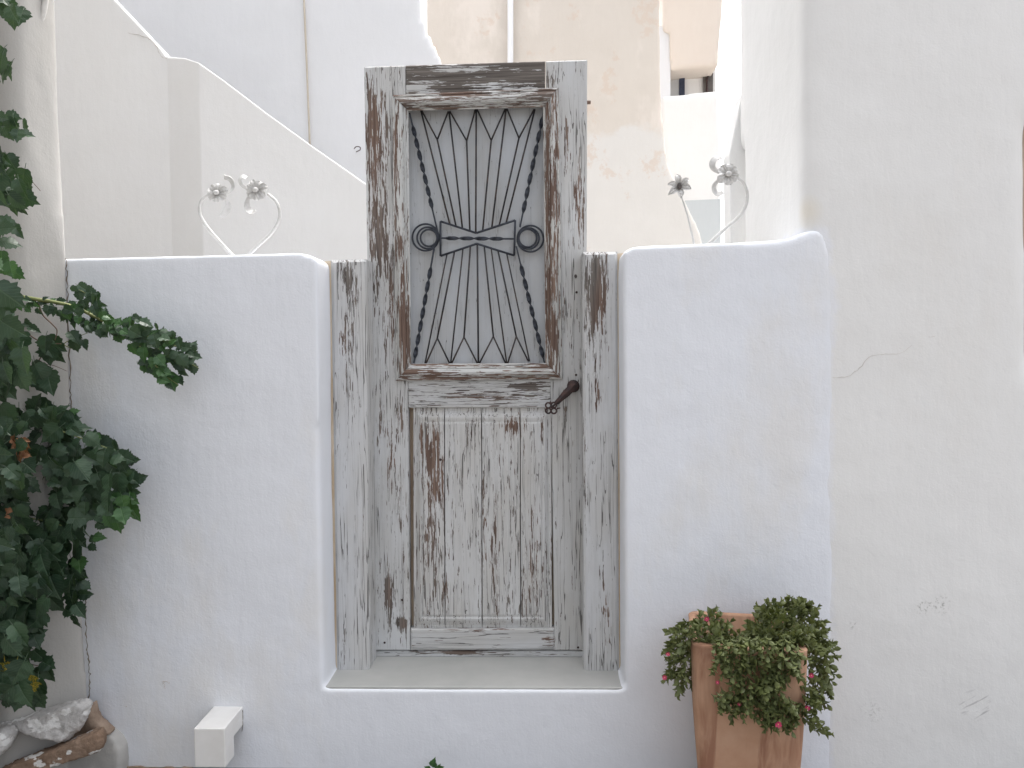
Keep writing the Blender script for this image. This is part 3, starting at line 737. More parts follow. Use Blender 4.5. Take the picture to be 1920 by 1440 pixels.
# ------------------------------------------------------------------ stones at the lower left
def stone(name, outline, Y, depth, mat, lab, seed, amp=.012, rot=0):
    m = MB(); fr_ = [P(a, b, Y) for a, b in outline]; c0 = sum(fr_, Vector())/len(fr_)
    rings = [[c0.lerp(q, s_)+Vector((0, o, 0)) for q in fr_] for s_, o in ((.86, 0), (1.0, .018), (.90, .05), (.62, .09), (.45, .12))]
    m.rings(rings)
    o = plaster_obj(name, m, mat, None, .006, 1, amp, 13+seed, .005)
    return tag(o, lab, 'stone', 'loose stones at the foot of the wall')
stone('stone', [(-30, 1366), (30, 1352), (80, 1338), (112, 1326), (150, 1318), (166, 1322), (160, 1345), (147, 1366), (118, 1394), (104, 1396), (62, 1386), (24, 1372)], -.17, .2, M['stone_white'], 'whitewashed jagged flat stone lying right under the vine leaves', 1, .007)
stone('stone', [(-30, 1458), (18, 1436), (60, 1424), (110, 1404), (160, 1382), (186, 1372), (190, 1384), (188, 1404), (176, 1416), (140, 1428), (90, 1444), (40, 1470)], -.20, .2, M['stone_brown'], 'long brown stone with white paint flecks, lowest at left', 2, .005)
stone('stone', [(-60, 1385), (2, 1372), (11, 1384), (8, 1404), (-6, 1427), (-60, 1430)], -.24, .1, M['stone_white'], 'small pale stone cut off by the left edge of the photo', 3, .005)
rub = MB(); rub.pprism([(-40, 1395), (40, 1395), (120, 1390), (160, 1372), (176, 1366), (200, 1376), (216, 1392), (224, 1415), (228, 1500), (-40, 1500)], -.05, .08)
ft = plaster_obj('wall_footing', rub, M['left'], None, .012, 4, .008, 7, .002)
tag(ft, 'rough cream plaster footing at the wall corner beside the stones', 'footing')
gap = MB(); gap.pprism([(-40, 1400), (120, 1394), (155, 1350), (166, 1316), (171, 1342), (180, 1360), (200, 1374), (204, 1380), (184, 1384), (160, 1420), (-40, 1440)], -.062, .05)
gp2 = plaster_obj('mortar', gap, M['dirt'], ft, .008, 3, .004, 12, .002)

# ------------------------------------------------------------------ leaves of the climbing vine
HALF = [(0, 0), (.16, -.05), (.32, .03), (.43, .16), (.40, .25), (.50, .36), (.39, .44), (.42, .56), (.28, .63), (.27, .74), (.13, .83), (0, 1.04)]
def leaf_geo(seed, wide=1.0, fold=.22, curl=.25):
    rnd = random.Random(seed); v, f, uv = [], [], []
    for sgn in (-1, 1):
        b = len(v)
        for i, (x, y) in enumerate(HALF):
            x *= wide*rnd.uniform(.88, 1.1); yy = y+rnd.uniform(-.02, .02)
            my = min(max(y, 0), 1.0)
            z0 = -curl*my*my
            v.append(Vector((0, my if i else 0, z0))); uv.append((.5, my))
            z = z0+abs(x)*fold+rnd.uniform(-.05, .05)*(x > .1)
            v.append(Vector((sgn*x, yy, z))); uv.append((.5+sgn*x, yy))
        n = len(HALF)
        for i in range(n-1):
            q = (b+2*i, b+2*i+1, b+2*i+3, b+2*i+2)
            if i == 0: q = (b, b+3, b+2) if False else (b+0, b+1, b+3, b+2)
            f.append(q if sgn > 0 else q[::-1])
    # stalk
    b = len(v)
    for p, r_ in ((Vector((0, 0, 0)), .02), (Vector((.03, -.3, -.10)), .016)):
        for k in range(3):
            v.append(p+Vector((math.cos(k*2.1)*r_, 0, math.sin(k*2.1)*r_))); uv.append((.5, .3))
    for k in range(3): f.append((b+k, b+(k+1) % 3, b+3+(k+1) % 3, b+3+k))
    return v, f, uv
def geo_mesh(name, geo, mat):
    v, f, uv = geo; me = bpy.data.meshes.new(name); me.from_pydata([tuple(q) for q in v], [], f)
    ul = me.uv_layers.new(name='UVMap'); idx = np.empty(len(me.loops), dtype=np.int32); me.loops.foreach_get('vertex_index', idx)
    ul.data.foreach_set('uv', np.array(uv, dtype=np.float32)[idx].ravel())
    me.polygons.foreach_set('use_smooth', [True]*len(me.polygons)); me.materials.append(mat); me.update(); return me
LG = [leaf_geo(i, *q) for i, q in enumerate([(1.0, .2, .2), (.9, .35, .35), (1.1, .12, .15), (.8, .5, .3), (1.0, -.15, .4)])]
LM = {k: [geo_mesh('leaf_'+k, g_, M[k]) for g_ in LG] for k in ('leaf', 'leaf_young', 'leaf_yellow', 'leaf_dead')}
def orient(ang, tilt_r, rnd):
    """tip direction ang (degrees, photo plane), leaf face towards the viewer with random tilt"""
    al = Vector((math.cos(R(ang)), rnd.uniform(-.45, .25), math.sin(R(ang)))).normalized()
    nr = Vector((rnd.uniform(-1, 1)*tilt_r, -1, rnd.uniform(-.4, 1)*tilt_r+.25))
    nr = (nr-al*nr.dot(al)).normalized(); sx = al.cross(nr)
    return Matrix((sx, al, nr)).transposed()
leaves = []      # (pos, rot, size, kind)
def inside(px, py, poly):
    r_ = False; j = len(poly)-1
    for i in range(len(poly)):
        xi, yi = poly[i]; xj, yj = poly[j]
        if (yi > py) != (yj > py) and px < (xj-xi)*(py-yi)/(yj-yi)+xi: r_ = not r_
        j = i
    return r_
def scatter(poly, n, size, Yr, ang, spread, kind='leaf', mind=8, seed=0, tilt=.55):
    rnd = random.Random(seed); pts = []
    xs = [p[0] for p in poly]; ys_ = [p[1] for p in poly]; tries = 0
    while len(pts) < n and tries < n*60:
        tries += 1; x, y = rnd.uniform(min(xs), max(xs)), rnd.uniform(min(ys_), max(ys_))
        if not inside(x, y, poly): continue
        if any((x-a_)**2+(y-b_)**2 < mind**2 for a_, b_ in pts): continue
        pts.append((x, y)); s_ = rnd.uniform(*size)
        Y = rnd.uniform(*Yr)-(.16 if x < 45 and Yr[1] > -.2 else 0); a_ = ang+rnd.uniform(-spread, spread)
        q = P(x-.45*s_*math.cos(R(a_)), y+.45*s_*math.sin(R(a_)), Y)
        leaves.append((q, orient(a_, tilt, rnd), s_*.00162, kind))
MASS = [(-60, 770), (15, 765), (62, 762), (110, 778), (150, 812), (200, 830), (228, 852), (240, 885), (232, 930), (190, 975), (165, 1005), (150, 1035), (145, 1085), (140, 1135), (125, 1170), (85, 1185), (60, 1215), (55, 1260), (70, 1300), (60, 1320), (-60, 1330)]
scatter(MASS, 330, (22, 46), (-.28, -.05), -70, 75, 'leaf', 7, 1, .85)
scatter([(-60, 780), (60, 780), (150, 840), (190, 900), (120, 1000), (110, 1120), (40, 1200), (40, 1310), (-60, 1310)], 230, (26, 48), (-.10, -.02), -80, 70, 'leaf', 7, 2)
scatter([(-60, 980), (120, 1000), (110, 1130), (60, 1180), (30, 1290), (-60, 1300)], 60, (38, 58), (-.33, -.22), -85, 50, 'leaf', 18, 3, .4)
scatter([(215, 925), (255, 935), (258, 955), (225, 985), (195, 985)], 11, (24, 38), (-.30, -.20), -60, 45, 'leaf_young', 11, 4, .5)
scatter([(180, 845), (232, 860), (245, 900), (235, 940), (190, 960)], 18, (26, 42), (-.30, -.16), -50, 65, 'leaf', 10, 44, .7)
scatter([(65, 755), (120, 775), (150, 805), (110, 800)], 9, (36, 52), (-.22, -.1), 10, 70, 'leaf', 14, 5)
scatter([(60, 1220), (95, 1245), (100, 1262), (75, 1275)], 4, (30, 38), (-.2, -.12), -30, 40, 'leaf', 14, 6)
scatter([(45, 1275), (92, 1295), (90, 1322), (50, 1318)], 4, (44, 56), (-.32, -.25), -75, 20, 'leaf', 16, 7, .25)
scatter([(150, 1060), (158, 1110), (148, 1180), (130, 1170), (135, 1080)], 8, (26, 36), (-.2, -.1), -60, 50, 'leaf', 14, 8)
# upper tufts by the left edge
scatter([(-15, -10), (25, -5), (45, 35), (30, 45), (5, 25)], 8, (28, 40), (-.3, -.15), -65, 35, 'leaf', 9, 11)
scatter([(-20, 90), (18, 95), (28, 130), (35, 155), (-10, 140)], 7, (24, 34), (-.3, -.15), -70, 50, 'leaf', 10, 12)
scatter([(-25, 205), (25, 212), (58, 238), (62, 262), (15, 250), (-25, 230)], 17, (20, 33), (-.3, -.15), -50, 55, 'leaf', 8, 13, .8)
scatter([(-30, 285), (25, 290), (50, 325), (62, 345), (45, 390), (10, 385), (-30, 370)], 36, (22, 38), (-.3, -.12), -60, 60, 'leaf', 8, 14, .8)
scatter([(-20, 410), (15, 415), (40, 435), (10, 455), (-20, 440)], 6, (26, 34), (-.3, -.15), -40, 50, 'leaf', 10, 15)
scatter([(-10, 475), (20, 480), (40, 495), (20, 530), (-10, 500)], 5, (26, 36), (-.3, -.15), -50, 50, 'leaf_young', 12, 16)
scatter([(-40, 540), (8, 545), (20, 600), (0, 700), (-40, 760)], 26, (34, 54), (-.3, -.12), -70, 60, 'leaf', 11, 17)
scatter([(0, 610), (40, 618), (48, 660), (50, 705), (20, 730), (0, 740)], 22, (32, 48), (-.3, -.12), -75, 45, 'leaf', 10, 18)
scatter([(75, 635), (105, 640), (115, 665), (95, 675)], 5, (32, 42), (-.2, -.1), -60, 40, 'leaf', 10, 19)
scatter([(68, 690), (90, 692), (102, 715), (80, 730)], 5, (36, 48), (-.2, -.1), -60, 30, 'leaf', 10, 20)
scatter([(135, 630), (165, 632), (160, 655), (140, 655)], 4, (22, 30), (-.15, -.08), -60, 30, 'leaf', 10, 21)
scatter([(50, 605), (66, 612), (62, 625)], 2, (22, 28), (-.15, -.08), -40, 30, 'leaf', 10, 22)
# long branch across the wall
scatter([(130, 536), (160, 538), (185, 555), (200, 580), (185, 592), (160, 565)], 13, (14, 26), (-.16, -.10), -50, 60, 'leaf', 9, 23, .4)
scatter([(150, 600), (205, 605), (225, 618), (195, 632), (160, 618)], 26, (10, 22), (-.17, -.10), -60, 70, 'leaf', 5, 24, 1.1)
scatter([(190, 590), (240, 605), (250, 640), (225, 630), (200, 615)], 14, (10, 20), (-.16, -.10), -60, 70, 'leaf_young', 6, 46, .9)
scatter([(25, 560), (70, 568), (95, 580), (60, 585), (30, 575)], 8, (10, 18), (-.2, -.12), -60, 60, 'leaf_young', 7, 25, .8)
scatter([(98, 585), (130, 590), (150, 585), (120, 600)], 6, (12, 18), (-.2, -.12), -70, 40, 'leaf', 8, 26, .6)
scatter([(235, 600), (255, 590), (290, 605), (330, 635), (362, 648), (355, 658), (320, 650), (290, 665), (260, 650), (245, 630)], 30, (14, 27), (-.18, -.10), -45, 65, 'leaf', 9, 27, .7)
scatter([(260, 655), (290, 660), (310, 690), (335, 705), (320, 725), (300, 710), (275, 690)], 14, (18, 36), (-.19, -.11), -60, 50, 'leaf_young', 9, 28, .5)
scatter([(255, 640), (290, 655), (315, 690), (338, 712), (322, 728), (298, 712), (268, 690)], 9, (15, 28), (-.17, -.10), -60, 55, 'leaf', 11, 45, .6)
scatter([(310, 660), (330, 665), (345, 680), (365, 690), (350, 695), (322, 680)], 8, (15, 24), (-.17, -.11), -50, 50, 'leaf', 9, 29, .6)
scatter([(335, 640), (368, 648), (372, 690), (350, 700), (340, 728), (325, 720), (345, 680)], 8, (14, 24), (-.17, -.11), -50, 50, 'leaf', 10, 48, .6)
scatter([(10, 1258), (45, 1262), (48, 1285), (10, 1285)], 5, (46, 54), (-.36, -.34), -75, 25, 'leaf_yellow', 14, 30, .2)
scatter([(14, 822), (48, 820), (56, 840), (42, 864), (30, 850)], 26, (9, 16), (-.34, -.30), -70, 90, 'leaf_dead', 4, 31, 1.2)
scatter([(8, 960), (22, 955), (22, 975), (8, 972)], 4, (10, 16), (-.34, -.31), -70, 90, 'leaf_dead', 4, 32, 1.2)
BR = curve([Vector(q) for q in ((20, 548, -.15), (60, 560, -.14), (110, 568, -.12), (145, 578, -.11), (190, 600, -.12), (235, 622, -.13), (270, 632, -.13), (310, 645, -.14), (350, 660, -.14))], 8)
rb_ = random.Random(77)
for q in BR[3:]:
    for _ in range(2 if 140 < q.x < 235 else 1):
        s_ = rb_.uniform(11, 24) if q.x < 240 else rb_.uniform(15, 28); a_ = rb_.choice((60, -70, -100, -40, 20))+rb_.uniform(-30, 30)
        leaves.append((P(q.x+rb_.uniform(-8, 8)+8*math.cos(R(a_)), q.y+4-rb_.uniform(4, 16)*math.sin(R(a_)), q.z-.01+rb_.uniform(-.03, .03)), orient(a_, .7, rb_), s_*.00162, rb_.choice(('leaf', 'leaf', 'leaf_young'))))
for i_ in range(len(MASS)-8):
    a0_, b0_ = MASS[i_], MASS[i_+1]
    for t_ in (.15, .5, .8):
        if a0_[0] < 40: continue
        x_, y_ = lerp(a0_[0], b0_[0], t_)+rb_.uniform(-4, 14), lerp(a0_[1], b0_[1], t_)+rb_.uniform(-10, 10); a_ = rb_.uniform(-100, 30); s_ = rb_.uniform(16, 32)
        leaves.append((P(x_, y_, rb_.uniform(-.22, -.08)), orient(a_, .7, rb_), s_*.00162, rb_.choice(('leaf', 'leaf', 'leaf', 'leaf_young'))))
vine = empty('climbing_vine', P(-40, 1500, -.2), 'dark green climbing vine covering the left edge, one branch reaching over the wall', 'vine')
sm = MB()
def stem(pts, r0, r1, n=6):
    c_ = curve([P(a, b, min(y, -.20) if a < 35 else y) for a, b, y in pts], 8); sm.tube(c_, [lerp(r0, r1, i/(len(c_)-1)) for i in range(len(c_))], 6)
stem([(-60, 535, -.2), (0, 546, -.17), (45, 557, -.15), (110, 568, -.12), (145, 578, -.11), (190, 600, -.12), (235, 622, -.13), (262, 645, -.13)], .0075, .0042)
stem([(235, 622, -.13), (262, 628, -.13), (300, 636, -.14), (345, 655, -.14), (362, 650, -.14)], .003, .0012)
stem([(245, 628, -.13), (275, 665, -.13), (305, 700, -.14), (335, 722, -.14)], .003, .0012)
stem([(262, 630, -.13), (300, 655, -.13), (340, 672, -.13), (372, 690, -.13)], .0022, .001)
stem([(165, 590, -.12), (172, 570, -.13), (160, 550, -.13), (135, 538, -.13)], .0018, .0008)
stem([(140, 655, -.1), (120, 645, -.1), (145, 632, -.1), (165, 624, -.11)], .0016, .0008)
sm.build('green_stem', M['stem'], vine, smooth=True); sm = MB()
stem([(-10, 790, -.16), (60, 792, -.16), (120, 810, -.18), (200, 840, -.2)], .003, .0014)
sm.build('green_stem', M['stem'], vine, smooth=True); sm = MB()
stem([(-10, 960, -.16), (60, 972, -.16), (115, 985, -.18)], .003, .0014)
sm.build('green_stem', M['stem'], vine, smooth=True)
sm = MB()
stem([(-40, 1520, -.15), (-20, 1300, -.12), (-30, 1000, -.12), (-15, 800, -.14), (-40, 600, -.16), (-30, 300, -.2), (-20, 100, -.2), (-30, -150, -.2)], .014, .007)
stem([(20, 590, -.14), (38, 613, -.13), (75, 640, -.12), (115, 645, -.12)], .003, .0014)
stem([(72, 568, -.13), (80, 590, -.12), (98, 608, -.12), (107, 620, -.12), (103, 638, -.12)], .0028, .0014)
stem([(-5, 655, -.14), (30, 675, -.13), (60, 690, -.13), (80, 664, -.13)], .003, .002)
stem([(66, 684, -.13), (95, 684, -.12), (126, 696, -.12)], .0012, .0006)
stem([(-20, 1230, -.16), (30, 1240, -.16), (80, 1250, -.16)], .0022, .0012)
stem([(0, 505, -.2), (15, 508, -.2), (32, 516, -.2)], .0014, .0008)
stem([(30, 318, -.2), (50, 330, -.2), (76, 358, -.2)], .0014, .0008)
sm.build('brown_stem', M['stem_brown'], vine, smooth=True)
vis = [l for l in leaves]
vis.sort(key=lambda l: l[0].y-(.6 if l[3] != 'leaf' else 0)-(.5 if l[2] < .05 or l[0].z > 1.25 else 0))
one, rest = vis[:300], vis[300:]
rnd = random.Random(5)
KN = {'leaf': 'leaf', 'leaf_young': 'young_leaf', 'leaf_yellow': 'yellowing_leaf', 'leaf_dead': 'withered_leaf'}
for pos, rot, s_, k in one:
    o = bpy.data.objects.new(KN[k], rnd.choice(LM[k])); link(o, vine, pos)
    o.rotation_euler = rot.to_euler(); o.scale = (s_, s_, s_)
def join_leaves(name, items, geos, mat, parent):
    v, f, uv = [], [], []
    for pos, rot, s_, k in items:
        g_ = rnd.choice(geos); b = len(v)
        v += [pos+rot @ (q*s_) for q in g_[0]]; f += [tuple(i+b for i in q) for q in g_[1]]; uv += g_[2]
    org = WORLD[parent.name]; me = geo_mesh(name, ([q-org for q in v], f, uv), mat)
    return link(bpy.data.objects.new(name, me), parent, org)
if rest: tag(join_leaves('foliage', rest, LG, M['leaf'], vine), kind='stuff')

# white cable at the upper left
cbl = MB(); cbl.tube(curve([P(90, -60, -.06), P(85, 5, -.06), P(75, 45, -.06), P(60, 80, -.065), P(48, 112, -.07), P(38, 145, -.08), P(20, 160, -.1), P(-10, 166, -.14), P(-60, 172, -.16)], 8), .0085, 8)
tag(cbl.build('hanging_cable', M['cable'], smooth=True), 'white painted cable curving down the left house corner among vine leaves', 'cable')

# ------------------------------------------------------------------ iron flowers on the wall tops
YF = .14
FLG = 'white iron flowers on the wall top'
def iron_flower(center, rad_px, npet, stem_px, ribbons, lab, pet='round', heart='white_iron', tilt=0, seed=0, r0=.0065):
    rnd = random.Random(seed)
    base = P(*stem_px[0], YF)
    e = empty('iron_flower', base, lab, 'metal flower', FLG)
    m = MB(); c_ = curve([P(stem_px[0][0]+(stem_px[0][0]-stem_px[1][0])*.6, stem_px[0][1]+(stem_px[0][1]-stem_px[1][1])*.6, YF)]+[P(*q, YF) for q in stem_px], 7)
    m.tube(c_, [lerp(r0, r0*.75, i/(len(c_)-1)) for i in range(len(c_))], 8); m.build('stem', M['white_iron'], e, smooth=True)
    c0 = P(*center, YF-.02); rr = rad_px*.00182
    for k in range(npet):
        an = 2*math.pi*k/npet+tilt+rnd.uniform(-.12, .12); d_ = Vector((math.cos(an), 0, math.sin(an))); s_ = Vector((-math.sin(an), 0, math.cos(an)))
        pr = ([(0.12, .10, 0), (.35, .26, -.10), (.65, .40, -.16), (.88, .38, -.08), (1.0, .20, .05)] if pet == 'round' else
              [(0.10, .10, 0), (.35, .24, -.14), (.65, .30, -.30), (.88, .22, -.22), (1.12, .02, .12)])
        rl = rnd.uniform(.88, 1.08); v, f = [], []
        back = .0022
        for t_, w2, up in pr:
            for q, hh in ((-1, .10), (-.5, -.01), (0, .05), (.5, -.01), (1, .10)):
                v.append(c0+d_*rr*t_*rl+s_*rr*w2*q+Vector((0, rr*(up-hh*1.2), 0)))
        n = 5; L = len(v); v += [q+Vector((0, back, 0)) for q in v]
        for i in range(len(pr)-1):
            for j in range(n-1):
                a_ = i*n+j; f.append((a_, a_+n, a_+n+1, a_+1)); f.append((L+a_+1, L+a_+n+1, L+a_+n, L+a_))
        edge_ = [j for j in range(n)]+[i*n+n-1 for i in range(1, len(pr))]+[(len(pr)-1)*n+j for j in range(n-2, -1, -1)]+[i*n for i in range(len(pr)-2, 0, -1)]
        for i in range(len(edge_)): a_, b_ = edge_[i], edge_[(i+1) % len(edge_)]; f.append((a_, b_, L+b_, L+a_))
        mesh('petal', v, f, M['white_iron'], e, c0, smooth=False)
    m = MB(); m.ellipsoid(c0+Vector((0, -.010, 0)), (rr*.30, rr*.22, rr*.24) if heart == 'white_iron' else (rr*.20, rr*.2, rr*.3), 12, 8)
    m.build('flower_centre', M[heart], e, smooth=True)
    for rb in ribbons:
        pts = curve([P(x, y, YF-.015+dy) for x, y, dy in rb], 6); N = len(pts); v, f = [], []
        for i, p in enumerate(pts):
            t_ = i/(N-1); wd = .0035+.0085*math.sin(min(1, t_*1.15)*math.pi*.8)
            tg = (pts[min(i+1, N-1)]-pts[max(i-1, 0)]).normalized(); sd_ = (tg.cross(Vector((0, 1, 0)))*.75+Vector((0, .65, 0))).normalized(); nn = tg.cross(sd_)
            v += [p+sd_*wd+nn*.001, p-sd_*wd+nn*.001, p-sd_*wd-nn*.001, p+sd_*wd-nn*.001]
        mm = MB(); mm.rings([v[i*4:i*4+4] for i in range(N)]); mm.build('curled_leaf', M['white_iron'], e, smooth=False)
    return e
iron_flower((408, 362), 19, 6, [(431, 474), (412, 453), (392, 430), (377, 407), (374, 390), (379, 374), (393, 364)],
            [[(422, 364, 0), (434, 356, 0), (437, 346, 0), (431, 336, 0), (420, 332, 0)], [(424, 372, 0), (428, 385, 0), (424, 397, 0), (414, 407, 0)]],
            'leftmost white iron flower, its stem forming the left half of a heart', tilt=.4, seed=1)
iron_flower((481, 357), 20, 7, [(472, 472), (488, 457), (508, 438), (522, 415), (524, 395), (517, 377), (502, 364)],
            [[(466, 356, 0), (453, 346, 0), (450, 337, 0), (455, 331, 0), (462, 334, 0)], [(466, 368, 0), (463, 382, 0), (466, 394, 0), (473, 398, 0), (479, 394, 0)]],
            'white iron flower forming the right half of the heart, left of the door', tilt=.2, seed=2)
iron_flower((1273, 350), 21, 6, [(1300, 452), (1295, 428), (1288, 400), (1280, 375), (1276, 360)], [],
            'white iron flower on straight stem with pointed petals and dark centre', pet='pointed', heart='dark_iron', tilt=.75, seed=3, r0=.0042)
iron_flower((1365, 327), 21, 6, [(1337, 450), (1358, 430), (1384, 408), (1398, 386), (1401, 362), (1394, 343), (1382, 333)],
            [[(1350, 325, 0), (1338, 316, 0), (1336, 305, 0), (1343, 296, 0), (1354, 297, 0)], [(1350, 335, 0), (1340, 346, 0), (1339, 356, 0), (1345, 364, 0), (1356, 360, 0)]],
            'white iron flower on a curved stem nearest the right house corner', tilt=.5, seed=4)

# ------------------------------------------------------------------ terracotta pot
zr = P(1414, 1216, -.34).z
cxp = P(1420, 1216, -.34).x+.004
pot = MB()
def sq(w_, d_, z, r_, cy=-.185, n=5):
    out = []
    for sx_, sy_, a0 in ((1, 1, 0), (-1, 1, 90), (-1, -1, 180), (1, -1, 270)):
        for i in range(n):
            q = R(a0+90*i/(n-1)); out.append(Vector((cxp+sx_*(w_/2-r_)+r_*math.cos(q), cy+sy_*(d_/2-r_)+r_*math.sin(q), z)))
    pc_ = Vector((cxp, cy, z)); rz_ = Matrix.Rotation(R(-9), 3, 'Z')
    return [pc_+rz_ @ (q-pc_) for q in out]
W0, D0 = .318, .30
rings = [sq(.262, .245, 0, .03), sq(.262, .245, .02, .03)]
for i in range(1, 13):
    t_ = i/12; k_ = .262+(W0-.262)*(1-(1-t_)**1.6); rings.append(sq(k_, k_*D0/W0, .02+(zr-.03)*t_, .03))
rings += [sq(W0+.002, D0+.002, zr-.004, .03), sq(W0-.006, D0-.006, zr, .028), sq(W0-.034, D0-.034, zr, .022), sq(W0-.042, D0-.042, zr-.006, .02), sq(W0-.05, D0-.05, zr-.10, .02), sq(.2, .18, zr-.2, .02)]
pot.rings(rings)
po = pot.build('plant_pot', M['pot'], smooth=True)
tag(po, 'square tapered terracotta pot standing against the wall, right of the door', 'pot')
so = MB(); so.rings([sq(W0-.052, D0-.052, zr-.12, .02), sq(W0-.054, D0-.054, zr-.065, .02)]); so.build('soil', M['soil'], po)
# trailing succulent
def succ_leaf(m, p, al, nr, L, wd):
    sx_ = al.cross(nr).normalized(); v = []
    b = len(m[0])
    for t_, w_, z in ((0, .15, 0), (.35, .9, .06), (.68, .85, .05), (1, .05, -.05)):
        for q, h in ((-1, .18), (0, 0), (1, .18)):
            m[0].append(p+al*L*t_+sx_*wd*w_*q+nr*L*(z+h*w_)); m[2].append((.5+.5*q*w_*.8, t_))
    for i in range(3):
        for j in range(2):
            a_ = b+i*3+j; m[1].append((a_, a_+1, a_+4, a_+3))
def sprig_geo(seed):
    rnd = random.Random(seed); m = ([], [], [])
    N = rnd.choice((3, 4, 4)); Ln = 1.0
    bend = rnd.uniform(-.25, .25)
    def axis(t_): return Vector((bend*t_*t_, t_, .12*math.sin(t_*2)))
    for i in range(N+1):
        t_ = .1+.88*i/N; p = axis(t_)
        for sgn in (-1, 1):
            ph = (i % 2)*math.pi/2+rnd.uniform(-.4, .4); sd_ = Vector((math.cos(ph)*sgn, 0, math.sin(ph)*sgn))
            op = rnd.uniform(.7, 1.25) if i < N else .45
            al = (sd_*op+Vector((0, 1, 0))).normalized(); nr = (Vector((0, 1, 0))*op-sd_).normalized()
            L = rnd.uniform(.42, .60)*(1 if i < N else .75); succ_leaf(m, p, al, nr, L, L*.33)
    b = len(m[0])
    for i in range(4):
        p = axis(i/3)
        for k in range(3): m[0].append(p+Vector((math.cos(k*2.1), 0, math.sin(k*2.1)))*.035); m[2].append((.5, .5))
    for i in range(3):
        for k in range(3): m[1].append((b+i*3+k, b+i*3+(k+1) % 3, b+i*3+3+(k+1) % 3, b+i*3+3+k))
    return m
SGEO = [sprig_geo(i) for i in range(7)]
SG = [geo_mesh('sprig', g_, M['succ']) for g_ in SGEO]; SPR = []
plant = empty('trailing_succulent', Vector((cxp, -.19, zr-.06)), 'bushy trailing succulent with small magenta flowers spilling over the pot', 'plant')
rnd = random.Random(12)
def sprigs(poly, n, Yr, size, ang, spread, mind=9, fwd=(-1.0, .2)):
    pts = []; xs = [p[0] for p in poly]; ys_ = [p[1] for p in poly]; tr_ = 0
    while len(pts) < n and tr_ < n*80:
        tr_ += 1; x, y = rnd.uniform(min(xs), max(xs)), rnd.uniform(min(ys_), max(ys_))
        if not inside(x, y, poly) or any((x-a_)**2+(y-b_)**2 < mind**2 for a_, b_ in pts): continue
        pts.append((x, y)); Y = rnd.uniform(*Yr); s_ = rnd.uniform(*size)
        a_ = (ang(x, y) if callable(ang) else ang)+rnd.uniform(-spread, spread)
        al = Vector((math.cos(R(a_)), rnd.uniform(*fwd), math.sin(R(a_)))).normalized()
        nr = Vector((rnd.uniform(-1, 1), -1, rnd.uniform(-.5, 1))); nr = (nr-al*nr.dot(al)).normalized(); sx_ = al.cross(nr)
        rot = Matrix((sx_, al, nr)).transposed()
        L = s_*.0015; SPR.append((P(x, y, Y)-al*L*.5, rot, L, rnd.randrange(7)))
out_from = lambda cx, cy: (lambda x, y: math.degrees(math.atan2(-(y-cy), x-cx)))
# crown inside the pot and domes
sprigs([(1325, 1225), (1360, 1200), (1400, 1195), (1440, 1180), (1500, 1190), (1515, 1225), (1420, 1235)], 44, (-.33, -.15), (26, 36), 60, 80, 8)
sprigs([(1395, 1205), (1400, 1165), (1430, 1145), (1470, 1130), (1505, 1138), (1530, 1165), (1540, 1200), (1520, 1222), (1450, 1215)], 75, (-.32, -.10), (26, 38), out_from(1465, 1215), 45, 7)
sprigs([(1455, 1135), (1490, 1128), (1528, 1140), (1520, 1150)], 9, (-.2, -.1), (26, 34), 60, 45, 9)
sprigs([(1300, 1205), (1305, 1160), (1330, 1148), (1360, 1175), (1365, 1205), (1330, 1220)], 26, (-.31, -.16), (26, 36), out_from(1335, 1215), 45, 10)
sprigs([(1262, 1180), (1280, 1168), (1305, 1175), (1306, 1225), (1300, 1270), (1283, 1290), (1270, 1290), (1250, 1262), (1256, 1215)], 46, (-.32, -.16), (24, 34), lambda x, y: 190+max(0, y-1190)*.75, 45, 9)
sprigs([(1520, 1190), (1545, 1200), (1556, 1235), (1552, 1275), (1540, 1310), (1524, 1310), (1518, 1250)], 56, (-.33, -.18), (26, 36), lambda x, y: 0-max(0, y-1190)*.75, 45, 9)
sprigs([(1345, 1206), (1400, 1200), (1480, 1206), (1502, 1222), (1500, 1250), (1478, 1280), (1450, 1295), (1395, 1290), (1360, 1262), (1338, 1250)], 88, (-.40, -.355), (24, 34), -85, 65, 7, (-.7, .0))
sprigs([(1336, 1312), (1370, 1296), (1400, 1285), (1450, 1290), (1490, 1315), (1500, 1345), (1470, 1362), (1430, 1355), (1385, 1340)], 62, (-.40, -.355), (24, 34), -75, 65, 7, (-.7, .0))
sprigs([(1498, 1320), (1520, 1345), (1545, 1370), (1532, 1372), (1505, 1355)], 6, (-.37, -.35), (24, 30), -35, 30, 10)
sprigs([(1495, 1290), (1530, 1295), (1530, 1340), (1500, 1330)], 9, (-.37, -.34), (24, 32), -70, 50, 9)
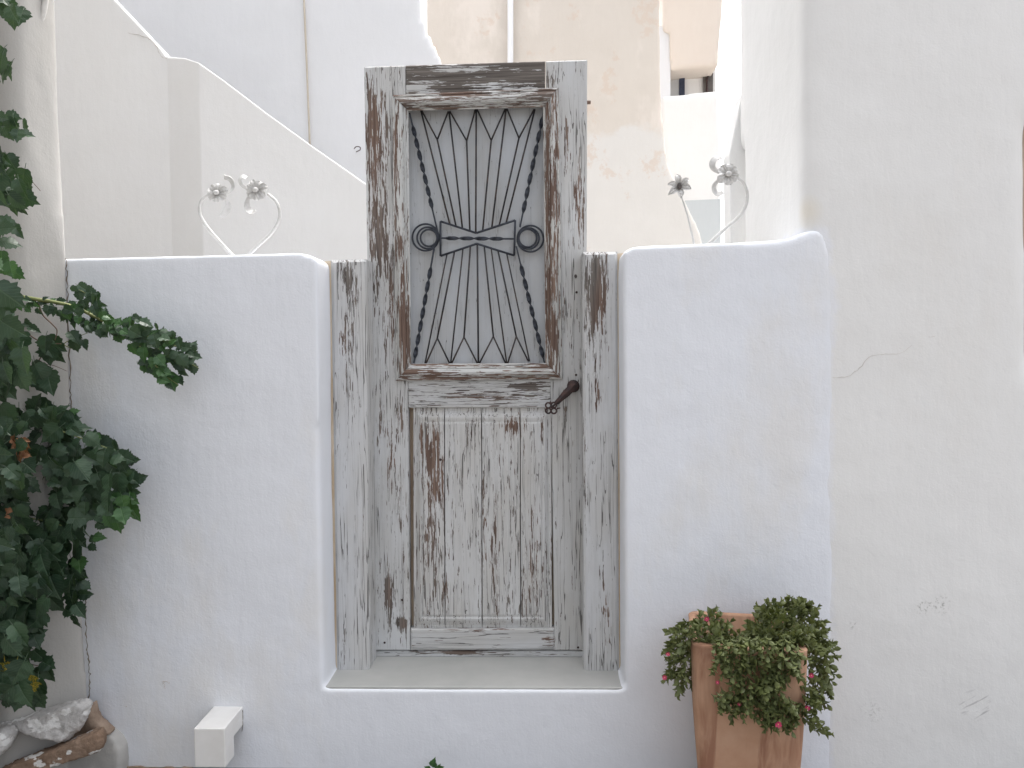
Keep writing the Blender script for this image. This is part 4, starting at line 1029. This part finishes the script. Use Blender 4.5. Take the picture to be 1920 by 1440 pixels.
def flower(px, py, Y, r_px):
    r_px *= .72
    q = P(px, py, Y); rr = r_px*.00155; v, f = [], []
    for k in range(18):
        an = 2*math.pi*k/18+rnd.uniform(-.1, .1); l_ = rr*rnd.uniform(.85, 1.1); d_ = Vector((math.cos(an), -.35, math.sin(an))); s_ = Vector((-math.sin(an), 0, math.cos(an)))
        b = len(v); v += [q+d_*l_*.15-s_*l_*.05, q+d_*l_*.15+s_*l_*.05, q+d_*l_*.8+s_*l_*.11, q+d_*l_, q+d_*l_*.8-s_*l_*.11]; f.append((b, b+1, b+2, b+3, b+4))
    o = mesh('flower', v, f, M['magenta'], plant, q)
    m = MB(); m.ellipsoid(q+Vector((0, -rr*.15, 0)), (rr*.22, rr*.18, rr*.22), 8, 5); m.build('flower_centre', M['yellow'], o)
for q in ((1325, 1160, -.30, 7), (1252, 1226, -.34, 6), (1246, 1270, -.34, 7), (1345, 1279, -.405, 5), (1386, 1320, -.405, 5), (1521, 1266, -.37, 7), (1514, 1327, -.38, 7), (1459, 1358, -.42, 9)): flower(*q)

SPR.sort(key=lambda t_: t_[0].y)
for pos, rot, L, k_ in SPR[:295]:
    o = bpy.data.objects.new('sprig', SG[k_]); link(o, plant, pos); o.rotation_euler = rot.to_euler(); o.scale = (L, L, L)
v, f, uv = [], [], []
for pos, rot, L, k_ in SPR[295:]:
    g_ = SGEO[k_]; b = len(v); v += [pos+rot @ (q*L)-WORLD[plant.name] for q in g_[0]]; f += [tuple(i+b for i in q) for q in g_[1]]; uv += g_[2]
if v: tag(link(bpy.data.objects.new('foliage', geo_mesh('foliage', (v, f, uv), M['succ'])), plant, WORLD[plant.name]), kind='stuff')
# small weed on the ground by the wall
wd = empty('weed', P(812, 1450, -.06), 'tiny green weed sprouting at the foot of the wall below the step', 'weed')
rnd2 = random.Random(3)
for a_, s_, x, y in ((70, 18, 810, 1436), (100, 14, 815, 1438), (20, 12, 822, 1440), (150, 12, 806, 1442), (60, 15, 818, 1446)):
    o = bpy.data.objects.new('leaf', LM['leaf_young'][1]); link(o, wd, P(x, y, -.07)); L = s_*.0016
    o.rotation_euler = orient(a_, .3, rnd2).to_euler(); o.scale = (L, L, L)
print("triangles", sum(len(o.data.polygons) for o in S.objects if o.type == 'MESH'), "objects", len(S.objects), "leaves", len(leaves))
